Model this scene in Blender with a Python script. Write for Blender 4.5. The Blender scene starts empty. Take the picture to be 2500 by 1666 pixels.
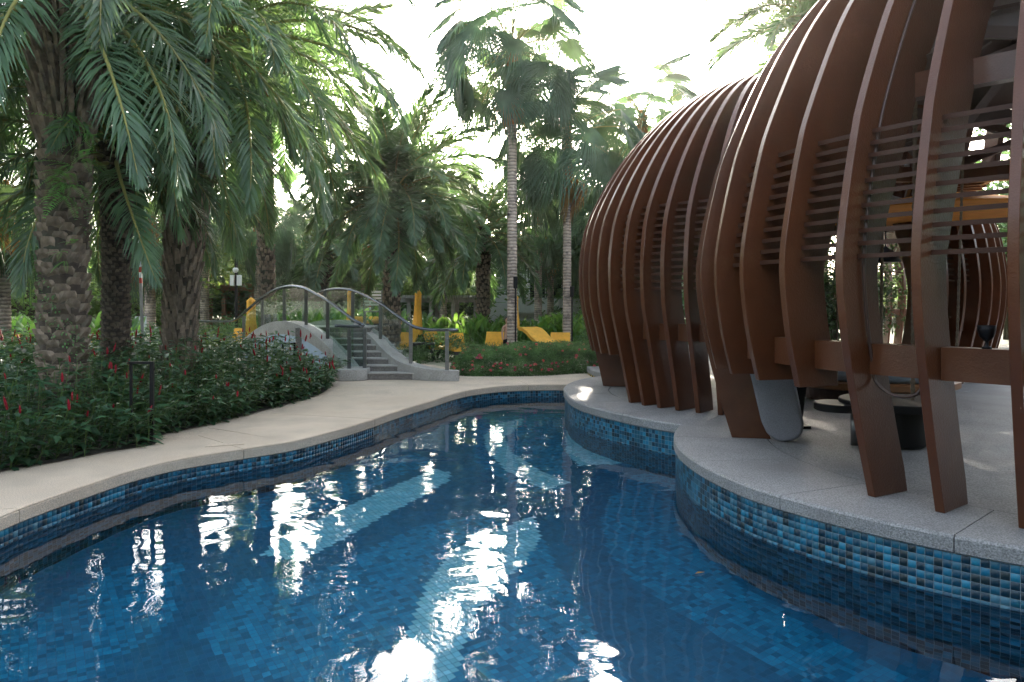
import bpy, bmesh, math, random
import numpy as np
from mathutils import Vector, Matrix
R = math.radians
random.seed(7); rng = np.random.default_rng(7)
scene = bpy.context.scene
C = scene.collection
# ---------------------------------------------------------------- camera, sky, sun, exposure
F = 1800.0; HZ = 730.0; EYE = 1.7            # focal length and horizon in photo pixels, eye height in metres
cam = bpy.data.cameras.new('camera'); camo = bpy.data.objects.new('camera', cam); C.objects.link(camo)
camo.location = (0, 0, EYE); camo.rotation_euler = (R(90), 0, 0)
cam.sensor_width = 36; cam.lens = 36*F/2500; cam.shift_y = -(833-HZ)/2500
cam.clip_start = .05; cam.clip_end = 1500
scene.camera = camo
SUN_AZ = 6.0; SUN_EL = 15.0
w = bpy.data.worlds.new("World"); scene.world = w; w.use_nodes = True
nt = w.node_tree; bg = nt.nodes['Background']
sky = nt.nodes.new('ShaderNodeTexSky'); sky.sky_type = 'NISHITA'; sky.sun_disc = False
sky.sun_elevation = R(SUN_EL); sky.sun_rotation = R(SUN_AZ)
sky.air_density = 1.0; sky.dust_density = 4.0; sky.ozone_density = 1.0; sky.altitude = 0
hsn = nt.nodes.new('ShaderNodeHueSaturation'); hsn.inputs['Saturation'].default_value = .55; nt.links.new(sky.outputs[0], hsn.inputs['Color']); nt.links.new(hsn.outputs[0], bg.inputs['Color']); bg.inputs['Strength'].default_value = .15
sl = bpy.data.lights.new('sun', 'SUN'); sl.energy = 3.5; sl.angle = R(.5); sl.color = (1, .9, .76)
so = bpy.data.objects.new('sun', sl); C.objects.link(so)
sd = Vector((math.sin(R(SUN_AZ))*math.cos(R(SUN_EL)), math.cos(R(SUN_AZ))*math.cos(R(SUN_EL)), math.sin(R(SUN_EL))))
so.rotation_euler = sd.to_track_quat('Z', 'Y').to_euler()
scene.view_settings.view_transform = 'Standard'; scene.view_settings.look = 'None'
scene.view_settings.exposure = 2.88; scene.view_settings.gamma = 1; scene.view_settings.use_curve_mapping = False
cy = scene.cycles; cy.use_denoising = True; cy.max_bounces = 9; cy.transparent_max_bounces = 12
cy.transmission_bounces = 6; cy.glossy_bounces = 3; cy.diffuse_bounces = 3; cy.caustics_reflective = False; cy.caustics_refractive = True
cy.sample_clamp_indirect = 6

# ---------------------------------------------------------------- picture-to-place helpers
def gp(x, y, z=0.0):                      # photo pixel on the horizontal plane z
    d = (EYE-z)*F/(y-HZ); return ((x-1250)/F*d, d)
def at(x, y, d):                          # photo pixel at distance d
    return Vector(((x-1250)/F*d, d, EYE-(y-HZ)/F*d))
V = 1.0625                                # preview pixels to photo pixels
# ---------------------------------------------------------------- materials
def nodes(m): return m.node_tree.nodes, m.node_tree.links
def mat(name, col, rough=.6, metal=0, var=.15, vscale=3, bump=0, bscale=20, spec=.5, dirt=None, coat=0, attr=None, orand=0, speck=0, sscale=120):
    m = bpy.data.materials.new(name); m.use_nodes = True; n, l = nodes(m); b = n['Principled BSDF']
    b.inputs['Roughness'].default_value = rough; b.inputs['Metallic'].default_value = metal
    b.inputs['Specular IOR Level'].default_value = spec
    if coat: b.inputs['Coat Weight'].default_value = coat; b.inputs['Coat Roughness'].default_value = .12
    tc = n.new('ShaderNodeTexCoord')
    if attr:
        src = n.new('ShaderNodeAttribute'); src.attribute_name = attr; base = src.outputs['Color']
    else:
        src = n.new('ShaderNodeRGB'); src.outputs[0].default_value = (*col, 1); base = src.outputs[0]
    nz = n.new('ShaderNodeTexNoise'); nz.inputs['Scale'].default_value = vscale; nz.inputs['Detail'].default_value = 6
    l.new(tc.outputs['Object'], nz.inputs['Vector'])
    hs = n.new('ShaderNodeHueSaturation'); l.new(base, hs.inputs['Color'])
    mr = n.new('ShaderNodeMapRange'); mr.inputs['From Min'].default_value = .3; mr.inputs['From Max'].default_value = .7
    mr.inputs['To Min'].default_value = 1-var; mr.inputs['To Max'].default_value = 1+var
    l.new(nz.outputs[0], mr.inputs[0]); val = mr.outputs[0]
    if orand:
        oi = n.new('ShaderNodeObjectInfo'); m2 = n.new('ShaderNodeMapRange'); m2.inputs['To Min'].default_value = 1-orand; m2.inputs['To Max'].default_value = 1+orand
        l.new(oi.outputs['Random'], m2.inputs[0]); mu = n.new('ShaderNodeMath'); mu.operation = 'MULTIPLY'; l.new(val, mu.inputs[0]); l.new(m2.outputs[0], mu.inputs[1]); val = mu.outputs[0]
    if speck:
        vz = n.new('ShaderNodeTexNoise'); vz.inputs['Scale'].default_value = sscale; vz.inputs['Detail'].default_value = 2; l.new(tc.outputs['Object'], vz.inputs['Vector'])
        m3 = n.new('ShaderNodeMapRange'); m3.inputs['From Min'].default_value = .35; m3.inputs['From Max'].default_value = .65
        m3.inputs['To Min'].default_value = 1-speck; m3.inputs['To Max'].default_value = 1+speck
        l.new(vz.outputs[0], m3.inputs[0]); mu = n.new('ShaderNodeMath'); mu.operation = 'MULTIPLY'; l.new(val, mu.inputs[0]); l.new(m3.outputs[0], mu.inputs[1]); val = mu.outputs[0]
    l.new(val, hs.inputs['Value']); out = hs.outputs[0]
    if dirt:
        dc, dscale, dlo, dhi = dirt
        dz = n.new('ShaderNodeTexNoise'); dz.inputs['Scale'].default_value = dscale; dz.inputs['Detail'].default_value = 8; dz.inputs['Roughness'].default_value = .7
        l.new(tc.outputs['Object'], dz.inputs['Vector'])
        dm = n.new('ShaderNodeMapRange'); dm.inputs['From Min'].default_value = dlo; dm.inputs['From Max'].default_value = dhi; l.new(dz.outputs[0], dm.inputs[0])
        mx = n.new('ShaderNodeMix'); mx.data_type = 'RGBA'; l.new(dm.outputs[0], mx.inputs[0]); l.new(out, mx.inputs[6]); mx.inputs[7].default_value = (*dc, 1); out = mx.outputs[2]
    l.new(out, b.inputs['Base Color'])
    if bump:
        bz = n.new('ShaderNodeTexNoise'); bz.inputs['Scale'].default_value = bscale; bz.inputs['Detail'].default_value = 5; l.new(tc.outputs['Object'], bz.inputs['Vector'])
        bp = n.new('ShaderNodeBump'); bp.inputs['Strength'].default_value = bump; bp.inputs['Distance'].default_value = .02
        l.new(bz.outputs[0], bp.inputs['Height']); l.new(bp.outputs[0], b.inputs['Normal'])
    return m
def leafmat(name, col, back, rough=.35, tr=.35, var=.35, vscale=2.5, tip=None):
    m = bpy.data.materials.new(name); m.use_nodes = True; n, l = nodes(m); b = n['Principled BSDF']; out = n['Material Output']
    b.inputs['Roughness'].default_value = rough
    tc = n.new('ShaderNodeTexCoord'); oi = n.new('ShaderNodeObjectInfo'); nz = n.new('ShaderNodeTexNoise')
    nz.inputs['Scale'].default_value = vscale; nz.inputs['Detail'].default_value = 4; l.new(tc.outputs['Object'], nz.inputs['Vector'])
    mr = n.new('ShaderNodeMapRange'); mr.inputs['From Min'].default_value = .3; mr.inputs['From Max'].default_value = .7
    mr.inputs['To Min'].default_value = 1-var; mr.inputs['To Max'].default_value = 1+var; l.new(nz.outputs[0], mr.inputs[0])
    m2 = n.new('ShaderNodeMapRange'); m2.inputs['To Min'].default_value = .75; m2.inputs['To Max'].default_value = 1.25; l.new(oi.outputs['Random'], m2.inputs[0])
    mu = n.new('ShaderNodeMath'); mu.operation = 'MULTIPLY'; l.new(mr.outputs[0], mu.inputs[0]); l.new(m2.outputs[0], mu.inputs[1])
    m4 = n.new('ShaderNodeMapRange'); m4.inputs['To Min'].default_value = .485; m4.inputs['To Max'].default_value = .515; l.new(oi.outputs['Random'], m4.inputs[0])
    def tint(c):
        h = n.new('ShaderNodeHueSaturation'); h.inputs['Color'].default_value = (*c, 1); l.new(mu.outputs[0], h.inputs['Value']); l.new(m4.outputs[0], h.inputs['Hue']); return h.outputs[0]
    l.new(tint(col), b.inputs['Base Color'])
    t = n.new('ShaderNodeBsdfTranslucent'); l.new(tint(back), t.inputs['Color'])
    mx = n.new('ShaderNodeMixShader'); mx.inputs[0].default_value = tr
    l.new(b.outputs[0], mx.inputs[1]); l.new(t.outputs[0], mx.inputs[2]); l.new(mx.outputs[0], out.inputs['Surface'])
    return m
M = {}
M['deck'] = mat('exposed aggregate paving', (.56, .46, .355), .75, var=.16, vscale=1.6, bump=.35, bscale=140, speck=.3, sscale=110, dirt=((.36, .27, .19), .8, .5, .8))
M['platform'] = mat('grey aggregate paving', (.25, .245, .24), .6, var=.18, vscale=1.3, bump=.4, bscale=120, speck=.4, sscale=90, dirt=((.2, .18, .17), .8, .5, .8))
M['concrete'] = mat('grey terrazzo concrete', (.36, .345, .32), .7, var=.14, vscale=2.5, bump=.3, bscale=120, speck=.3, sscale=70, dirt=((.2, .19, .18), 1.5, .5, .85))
M['bluewall'] = mat('pale blue painted wall', (.36, .45, .55), .7, var=.1, bump=.1)
M['soil'] = mat('dark planting soil', (.03, .025, .018), .95, var=.4, vscale=8, bump=.6)
M['ground'] = mat('garden ground cover', (.035, .06, .02), .95, var=.5, vscale=1.5, bump=.8, bscale=6)
M['grout'] = mat('pool grout', (.30, .36, .40), .8, var=.15)
M['fgrout'] = mat('pool floor grout', (.05, .16, .27), .8, var=.15)
M['tile'] = mat('glazed mosaic tile', (1, 1, 1), .38, var=.14, vscale=14, attr='Col', spec=.45, bump=.06, bscale=30)
M['ftile'] = mat('submerged mosaic tile', (1, 1, 1), .5, var=.08, vscale=9, attr='Col')
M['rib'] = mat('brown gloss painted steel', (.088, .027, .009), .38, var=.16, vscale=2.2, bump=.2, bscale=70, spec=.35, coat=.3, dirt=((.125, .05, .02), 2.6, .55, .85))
M['slatshade'] = mat('rib paint darkened for shade', (.045, .016, .008), .45, var=.12, bump=.1, bscale=60, spec=.3)  # rib paint made darker, the slats' shade is put into the colour
M['riser'] = mat('shade darkened worn riser stone', (.17, .155, .14), .8, var=.25, vscale=4, speck=.35, sscale=60, dirt=((.09, .08, .07), 2, .5, .8))  # upright step faces coloured darker than the treads to carry their shade
M['steeldark'] = mat('dark brown steel', (.06, .03, .02), .4, var=.15, bump=.15)
M['black'] = mat('black powder coated metal', (.006, .006, .007), .5, var=.1, spec=.25)
M['rope'] = mat('twisted brown rope', (.16, .12, .08), .9, var=.3, vscale=40, bump=.5, bscale=90)
M['steel'] = mat('brushed stainless steel', (.20, .20, .205), .3, metal=.8, var=.08, vscale=5)
M['rail'] = mat('dark stainless rail', (.14, .15, .17), .25, metal=.9, var=.08)
M['yellow'] = mat('yellow outdoor fabric', (.82, .42, .05), .8, var=.16, vscale=5, bump=.35, bscale=12)
M['orange'] = mat('orange canopy fabric', (.75, .28, .03), .8, var=.1)
M['wicker'] = mat('dark wicker', (.03, .025, .022), .6, var=.2, bump=.5, bscale=90)
M['white'] = mat('white paint', (.75, .76, .76), .6, var=.06, dirt=((.5, .52, .52), .7, .55, .9))
M['wglass'] = mat('dark window glass', (.02, .025, .03), .08, var=.1)
M['red'] = mat('red paint', (.5, .03, .02), .5, var=.1)
M['cushion'] = mat('blue grey cushion', (.22, .26, .31), .9, var=.1, bump=.3, bscale=200)
M['greyfabric'] = mat('speckled grey upholstery', (.22, .22, .245), .95, var=.08, bump=.4, bscale=220, speck=.35, sscale=260)
M['timber'] = mat('warm timber', (.24, .10, .035), .45, var=.25, vscale=6, bump=.1)
M['greywood'] = mat('weathered grey timber', (.3, .29, .27), .8, var=.2, vscale=5)
M['trunk'] = mat('palm trunk fibre', (.06, .045, .033), .95, var=.4, vscale=7, bump=1, bscale=22, dirt=((.05, .075, .045), 2.2, .5, .75))
M['boot'] = mat('old leaf base', (.19, .145, .105), .9, var=.4, vscale=9, bump=.9, bscale=30, orand=.35, dirt=((.05, .065, .045), 3, .5, .8))
M['darktrunk'] = mat('dark palm trunk', (.045, .034, .026), .95, var=.5, vscale=9, bump=1, bscale=25)
M['greytrunk'] = mat('grey ringed palm trunk', (.30, .25, .21), .9, var=.25, vscale=5, bump=.8, bscale=14, dirt=((.12, .10, .085), 2.6, .48, .7))
def ringmat():
    m = mat('grey ringed palm trunk', (.46, .37, .30), .9, var=.25, vscale=4, bump=0, dirt=((.10, .085, .075), 2.0, .5, .62)); n, l = nodes(m); b = n['Principled BSDF']
    tc = n.new('ShaderNodeTexCoord'); wv = n.new('ShaderNodeTexWave'); wv.wave_type = 'BANDS'; wv.bands_direction = 'Z'; wv.inputs['Scale'].default_value = 3.6; wv.inputs['Distortion'].default_value = 2.5; wv.inputs['Detail'].default_value = 3; wv.inputs['Detail Scale'].default_value = 2
    l.new(tc.outputs['Object'], wv.inputs['Vector']); rp = n.new('ShaderNodeMapRange'); rp.inputs['From Min'].default_value = .05; rp.inputs['From Max'].default_value = .4; rp.inputs['To Min'].default_value = .5
    l.new(wv.outputs['Fac'], rp.inputs[0]); mx = n.new('ShaderNodeMix'); mx.data_type = 'RGBA'; mx.blend_type = 'MULTIPLY'; mx.inputs[0].default_value = 1
    src = b.inputs['Base Color'].links[0].from_socket; l.new(src, mx.inputs[6]); l.new(rp.outputs[0], mx.inputs[7]); l.new(mx.outputs[2], b.inputs['Base Color'])
    bp = n.new('ShaderNodeBump'); bp.inputs['Strength'].default_value = .8; bp.inputs['Distance'].default_value = .02; l.new(wv.outputs['Fac'], bp.inputs['Height']); l.new(bp.outputs[0], b.inputs['Normal']); return m
M['greytrunk'] = ringmat()
M['fibre'] = mat('orange palm fibre', (.36, .15, .05), .95, var=.4, vscale=10, bump=1, bscale=30)
M['bark'] = mat('tree bark', (.09, .07, .05), .95, var=.3, vscale=6, bump=1, bscale=12)
M['date'] = leafmat('date palm leaflet', (.078, .138, .082), (.23, .38, .10), .4, .3)
M['fan'] = leafmat('fan palm leaf', (.062, .112, .072), (.13, .23, .07), .4, .34)
M['deadfan'] = leafmat('dead palm leaf', (.28, .15, .055), (.5, .25, .06), .8, .4)
M['rachis'] = mat('palm leaf stalk', (.26, .24, .07), .5, var=.2, orand=.3)
M['ginger'] = leafmat('dark glossy shrub leaf', (.040, .105, .055), (.11, .26, .06), .38, .2, var=.45, vscale=3)
M['stemgreen'] = mat('green plant stem', (.10, .16, .045), .5, var=.2)
M['spike'] = mat('crimson flower spike', (.26, .008, .020), .6, var=.25, spec=.2, vscale=20, bump=.5, bscale=60)
M['lantana'] = leafmat('fine hedge leaf', (.09, .185, .065), (.22, .36, .10), .5, .3, var=.5, vscale=3)
M['pink'] = leafmat('pink blossom', (.72, .13, .16), (.8, .2, .2), .6, .3, var=.1)
M['blade'] = leafmat('broad bright leaf', (.06, .15, .035), (.26, .46, .07), .35, .42)
M['tree'] = leafmat('dark tree leaf', (.055, .11, .05), (.17, .30, .08), .5, .3, var=.6, vscale=.9)
M['lighttree'] = leafmat('light tree leaf', (.085, .16, .045), (.3, .45, .09), .5, .4, var=.5, vscale=.9)
M['fern'] = leafmat('bright fern leaf', (.13, .34, .07), (.26, .5, .10), .4, .35)
M['skin'] = mat('skin', (.50, .29, .20), .55, var=.05)
M['hair'] = mat('dark hair', (.02, .014, .01), .5, var=.1)
M['blueplastic'] = mat('blue slide plastic', (.20, .42, .62), .35, var=.05)
def glassmat():
    m = bpy.data.materials.new('clear railing glass'); m.use_nodes = True; n, l = nodes(m); n.remove(n['Principled BSDF'])
    t = n.new('ShaderNodeBsdfTransparent'); t.inputs[0].default_value = (.86, .92, .90, 1); g = n.new('ShaderNodeBsdfGlossy'); g.inputs['Roughness'].default_value = .02
    lw = n.new('ShaderNodeLayerWeight'); lw.inputs[0].default_value = .5; pw = n.new('ShaderNodeMath'); pw.operation = 'POWER'; pw.inputs[1].default_value = 4
    mr = n.new('ShaderNodeMapRange'); mr.inputs['To Min'].default_value = .05; mr.inputs['To Max'].default_value = .9; l.new(lw.outputs['Facing'], pw.inputs[0]); l.new(pw.outputs[0], mr.inputs[0]); mx = n.new('ShaderNodeMixShader')
    l.new(mr.outputs[0], mx.inputs[0]); l.new(t.outputs[0], mx.inputs[1]); l.new(g.outputs[0], mx.inputs[2]); l.new(mx.outputs[0], n['Material Output'].inputs[0]); return m
M['glass'] = glassmat()
def watermat():
    m = bpy.data.materials.new('rippled pool water'); m.use_nodes = True; n, l = nodes(m); n.remove(n['Principled BSDF'])
    rf = n.new('ShaderNodeBsdfRefraction'); rf.inputs['Color'].default_value = (.80, .93, .99, 1); rf.inputs['IOR'].default_value = 1.33; rf.inputs['Roughness'].default_value = 0
    g = n.new('ShaderNodeBsdfGlossy'); g.inputs['Roughness'].default_value = .0; g.inputs['Color'].default_value = (.95, .97, 1, 1)
    fr = n.new('ShaderNodeFresnel'); fr.inputs[0].default_value = 1.33
    tc = n.new('ShaderNodeTexCoord'); h = None
    for sc, st, asp, rot, det in ((.55, 1.0, 1.7, 20, 2), (1.5, .27, 1.6, -25, 1), (4.2, .026, 1.8, 10, 2), (14, .004, 1.5, 0, 1)):
        mp = n.new('ShaderNodeMapping'); mp.inputs['Rotation'].default_value = (0, 0, R(rot)); mp.inputs['Scale'].default_value = (sc, sc*asp, sc)
        l.new(tc.outputs['Object'], mp.inputs[0]); nz = n.new('ShaderNodeTexNoise'); nz.inputs['Scale'].default_value = 1; nz.inputs['Detail'].default_value = det; nz.inputs['Distortion'].default_value = .35
        l.new(mp.outputs[0], nz.inputs['Vector']); mu = n.new('ShaderNodeMath'); mu.operation = 'MULTIPLY'; mu.inputs[1].default_value = st; l.new(nz.outputs[0], mu.inputs[0])
        if h is None: h = mu.outputs[0]
        else:
            ad = n.new('ShaderNodeMath'); l.new(h, ad.inputs[0]); l.new(mu.outputs[0], ad.inputs[1]); h = ad.outputs[0]
    bp = n.new('ShaderNodeBump'); bp.inputs['Strength'].default_value = 1; bp.inputs['Distance'].default_value = WAVE
    l.new(h, bp.inputs['Height'])
    for s in (rf, g, fr): l.new(bp.outputs[0], s.inputs['Normal'])
    mx = n.new('ShaderNodeMixShader'); l.new(fr.outputs[0], mx.inputs[0]); l.new(rf.outputs[0], mx.inputs[1]); l.new(g.outputs[0], mx.inputs[2])
    l.new(mx.outputs[0], n['Material Output'].inputs[0]); return m
WAVE = .019
M['water'] = watermat()

# ---------------------------------------------------------------- mesh helpers
def link(o, parent=None):
    C.objects.link(o)
    if parent: o.parent = parent
    return o
def mesh_obj(name, me, parent=None, loc=None, rot=None, scale=None):
    o = bpy.data.objects.new(name, me); link(o, parent)
    if loc is not None: o.location = loc
    if rot is not None: o.rotation_euler = rot
    if scale is not None: o.scale = (scale,)*3 if not hasattr(scale, '__len__') else scale
    return o
def tag(o, label=None, cat=None, group=None, kind=None):
    if label: o['label'] = label
    if cat: o['category'] = cat
    if group: o['group'] = group
    if kind: o['kind'] = kind
    return o
def empty(name, loc, label=None, cat=None, group=None, rz=0):
    o = bpy.data.objects.new(name, None); C.objects.link(o); o.location = loc; o.rotation_euler = (0, 0, rz); o.empty_display_size = .2
    return tag(o, label, cat, group)
def fast(name, v, f, material, smooth=False, cols=None, mats=None, midx=None):
    v = np.asarray(v, dtype=np.float32).reshape(-1, 3); f = np.asarray(f, dtype=np.int32); k = f.shape[1]
    me = bpy.data.meshes.new(name); me.vertices.add(len(v)); me.vertices.foreach_set('co', v.ravel())
    me.loops.add(f.size); me.loops.foreach_set('vertex_index', f.ravel()); me.polygons.add(len(f))
    me.polygons.foreach_set('loop_start', np.arange(0, f.size, k, dtype=np.int32))
    for mm in (mats or [material]): me.materials.append(mm)
    if midx is not None: me.polygons.foreach_set('material_index', np.asarray(midx, dtype=np.int32))
    me.update(calc_edges=True); me.validate()
    if smooth: me.polygons.foreach_set('use_smooth', np.ones(len(f), dtype=bool))
    if cols is not None:
        ca = me.color_attributes.new('Col', 'FLOAT_COLOR', 'CORNER'); cc = np.repeat(np.c_[cols, np.ones(len(cols))], k, axis=0).astype(np.float32)
        ca.data.foreach_set('color', cc.ravel())
    return me
class MB:
    def __init__(s): s.v = []; s.f = []
    def add(s, vs, fs):
        b = len(s.v); s.v += [tuple(p) for p in vs]; s.f += [tuple(b+i for i in q) for q in fs]; return s
    def box(s, c, d, mx=None):
        x, y, z = (k/2 for k in d); vs = [Vector((i, j, k)) for i in (-x, x) for j in (-y, y) for k in (-z, z)]
        if mx is not None: vs = [mx @ p for p in vs]
        c = Vector(c); return s.add([p+c for p in vs], [(0, 1, 3, 2), (4, 6, 7, 5), (0, 4, 5, 1), (2, 3, 7, 6), (0, 2, 6, 4), (1, 5, 7, 3)])
    def bar(s, a, b, w, h=None):
        a = Vector(a); b = Vector(b); h = h or w; d = b-a; L = d.length
        q = d.to_track_quat('X', 'Z').to_matrix(); return s.box((a+b)/2, (L, w, h), q)
    def tube(s, pts, r, n=8, cap=True):
        pts = [Vector(p) for p in pts]; rs = r if hasattr(r, '__len__') else [r]*len(pts); b = len(s.v); ref = None
        for i, p in enumerate(pts):
            t = (pts[min(i+1, len(pts)-1)]-pts[max(i-1, 0)]).normalized()
            if ref is None: ref = Vector((1, 0, 0)) if abs(t.x) < .8 else Vector((0, 1, 0))
            u = (ref-t*ref.dot(t)).normalized(); ref = u; w = t.cross(u)
            for k in range(n):
                a = 2*math.pi*k/n; s.v.append(tuple(p+(u*math.cos(a)+w*math.sin(a))*rs[i]))
        for i in range(len(pts)-1):
            for k in range(n): s.f.append((b+i*n+k, b+i*n+(k+1) % n, b+(i+1)*n+(k+1) % n, b+(i+1)*n+k))
        if cap:
            s.f.append(tuple(b+k for k in range(n))[::-1]); s.f.append(tuple(b+(len(pts)-1)*n+k for k in range(n)))
        return s
    def lathe(s, c, prof, n=24):
        b = len(s.v); c = Vector(c)
        for r, z in prof:
            for k in range(n):
                a = 2*math.pi*k/n; s.v.append((c.x+r*math.cos(a), c.y+r*math.sin(a), c.z+z))
        for i in range(len(prof)-1):
            for k in range(n): s.f.append((b+i*n+k, b+i*n+(k+1) % n, b+(i+1)*n+(k+1) % n, b+(i+1)*n+k))
        s.f.append(tuple(b+k for k in range(n))[::-1]); s.f.append(tuple(b+(len(prof)-1)*n+k for k in range(n)))
        return s
    def mesh(s, name, m, smooth=False):
        me = bpy.data.meshes.new(name); me.from_pydata(s.v, [], s.f); me.materials.append(m); me.update()
        if smooth: me.polygons.foreach_set('use_smooth', [True]*len(me.polygons))
        return me
    def obj(s, name, m, parent=None, smooth=False, bevel=0, **k):
        o = mesh_obj(name, s.mesh(name, m, smooth), parent, **k)
        if bevel:
            bm = bmesh.new(); bm.from_mesh(o.data); bmesh.ops.bevel(bm, geom=bm.edges[:], offset=bevel, segments=2, affect='EDGES', profile=.5); bm.to_mesh(o.data); bm.free()
        return o
def autosmooth(o, ang=40):
    me = o.data; me.polygons.foreach_set('use_smooth', [True]*len(me.polygons)); me.set_sharp_from_angle(angle=R(ang)); return o
def catmull(pts, n=8):
    pts = [Vector(p) for p in pts]; out = []
    for i in range(len(pts)-1):
        p0 = pts[max(i-1, 0)]; p1 = pts[i]; p2 = pts[i+1]; p3 = pts[min(i+2, len(pts)-1)]
        for k in range(n):
            t = k/n; out.append(.5*((2*p1)+(p2-p0)*t+(2*p0-5*p1+4*p2-p3)*t*t+(3*p1-p0-3*p2+p3)*t**3))
    out.append(pts[-1]); return out
def resample(pts, step):
    out = [Vector(pts[0])]; acc = 0
    for a, b in zip(pts[:-1], pts[1:]):
        a = Vector(a); b = Vector(b); L = (b-a).length; pos = step-acc
        while pos <= L: out.append(a+(b-a)*(pos/L)); pos += step
        acc = (acc+L) % step if L else acc
    return out
def inpoly(x, y, poly):
    x = np.asarray(x); y = np.asarray(y); ins = np.zeros(x.shape, bool); n = len(poly)
    for i in range(n):
        x1, y1 = poly[i][0], poly[i][1]; x2, y2 = poly[(i+1) % n][0], poly[(i+1) % n][1]
        if y1 == y2: continue
        c = ((y1 > y) != (y2 > y)) & (x < (x2-x1)*(y-y1)/(y2-y1)+x1); ins ^= c
    return ins
def norm(a): return a/np.maximum(np.linalg.norm(a, axis=-1, keepdims=True), 1e-9)
def leaves(P, D, N, L, W, g=.15, fold=.18):
    """many folded four-triangle leaves: arrays of base, direction, normal, length, width"""
    P = np.asarray(P, float); D = norm(np.asarray(D, float)); N = np.asarray(N, float)
    S = norm(np.cross(D, N)); U = norm(np.cross(S, D)); L = np.asarray(L, float)[:, None]; W = np.asarray(W, float)[:, None]; dz = np.array([0, 0, -1.])
    mid = P+D*L*.45+dz*L*g*.25
    v = np.stack([P, mid+S*W*.5+U*W*fold, mid-U*W*fold*.4, mid-S*W*.5+U*W*fold, P+D*L+dz*L*g], axis=1).reshape(-1, 3)
    b = (np.arange(len(P))*5)[:, None]; q = np.array([[0, 1, 2], [0, 2, 3], [1, 4, 2], [2, 4, 3]])
    return v, (b[:, None, :]+q[None]).reshape(-1, 3)
def rdir(n, up=0.0):
    a = rng.uniform(0, 2*np.pi, n); z = rng.uniform(-1, 1, n); r = np.sqrt(1-z*z); d = np.c_[r*np.cos(a), r*np.sin(a), z+up]; return norm(d)
# ================================================================= pool, deck, platform
DK = 0.0; WL = -.245; PF = -1.35; PZ = .16      # deck, water, pool floor, platform levels
DA = (4.36, 12.12); DB = (5.77, 7.40); DC = (6.2, 16.6); RL = 4.5
def lobe(c):                                # radius of each terrace lobe by bearing
    if c == DB: return lambda a: float(np.interp(a % 360, [0, 200, 228, 360], [4.06, 4.05, 3.86, 3.86]))
    if c == DA: return lambda a: float(np.interp(a % 360, [0, 137, 181, 217, 233, 300], [3.7, 3.69, 3.47, 3.65, 3.83, 3.9]))
    return lambda a: RL
edge_px = [(0, 1262), (41, 1245), (110, 1220), (221, 1182), (331, 1147), (442, 1121), (599, 1096), (718, 1077), (829, 1049), (912, 1024), (967, 1005), (1050, 980), (1133, 955.5), (1215, 944), (1299, 940), (1380, 939.5), (1450, 940)]
ew = [Vector((*gp(x, y), 0)) for x, y in edge_px]
ew = [Vector((-5.6, -2, 0)), Vector((-4.9, .6, 0)), Vector((-4.3, 3.0, 0)), Vector((-4.04, 4.7, 0))]+ew+[Vector((2.6, 14.7, 0))]
edge = catmull(ew, 10)
bed_px = [(0, 1153), (138, 1129), (262, 1104), (362, 1087), (400, 1062), (531, 1033), (659, 999), (786, 962), (806, 935)]
bw = [Vector((-6.6, 1, 0)), Vector((-5.9, 3.6, 0)), Vector((-5.4, 6.0, 0))]+[Vector((*gp(x, y), 0)) for x, y in bed_px]
bedcurve = catmull(bw, 8)
pool_poly = [(p.x, p.y) for p in edge]+[(4.2, 14.7), (4.2, -2)]
def sheet(name, outer, holes, z, m, kind='structure'):
    bm = bmesh.new(); es = []
    for loop in [outer]+holes:
        vs = [bm.verts.new((p[0], p[1], z)) for p in loop]
        es += [bm.edges.new((vs[i], vs[(i+1) % len(vs)])) for i in range(len(vs))]
    bmesh.ops.triangle_fill(bm, edges=es, use_beauty=True, normal=(0, 0, 1))
    for f in bm.faces:
        if f.normal.z < 0: f.normal_flip()
    me = bpy.data.meshes.new(name); bm.to_mesh(me); bm.free(); me.materials.append(m)
    return tag(mesh_obj(name, me), kind=kind)
hole = [(p.x-.02, p.y+.02) if False else (p.x, p.y) for p in edge]+[(4.2, 14.7), (4.2, -2)]
sheet('ground', [(-500, -60), (500, -60), (500, 700), (-500, 700)], [hole], -.03, M['ground'])
sheet('plaza', [(-16, -8), (24, -8), (24, 27), (8, 27), (1.5, 23.2), (-2, 23.4), (-6, 26), (-16, 27)], [hole], -.004, M['deck'])
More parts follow.
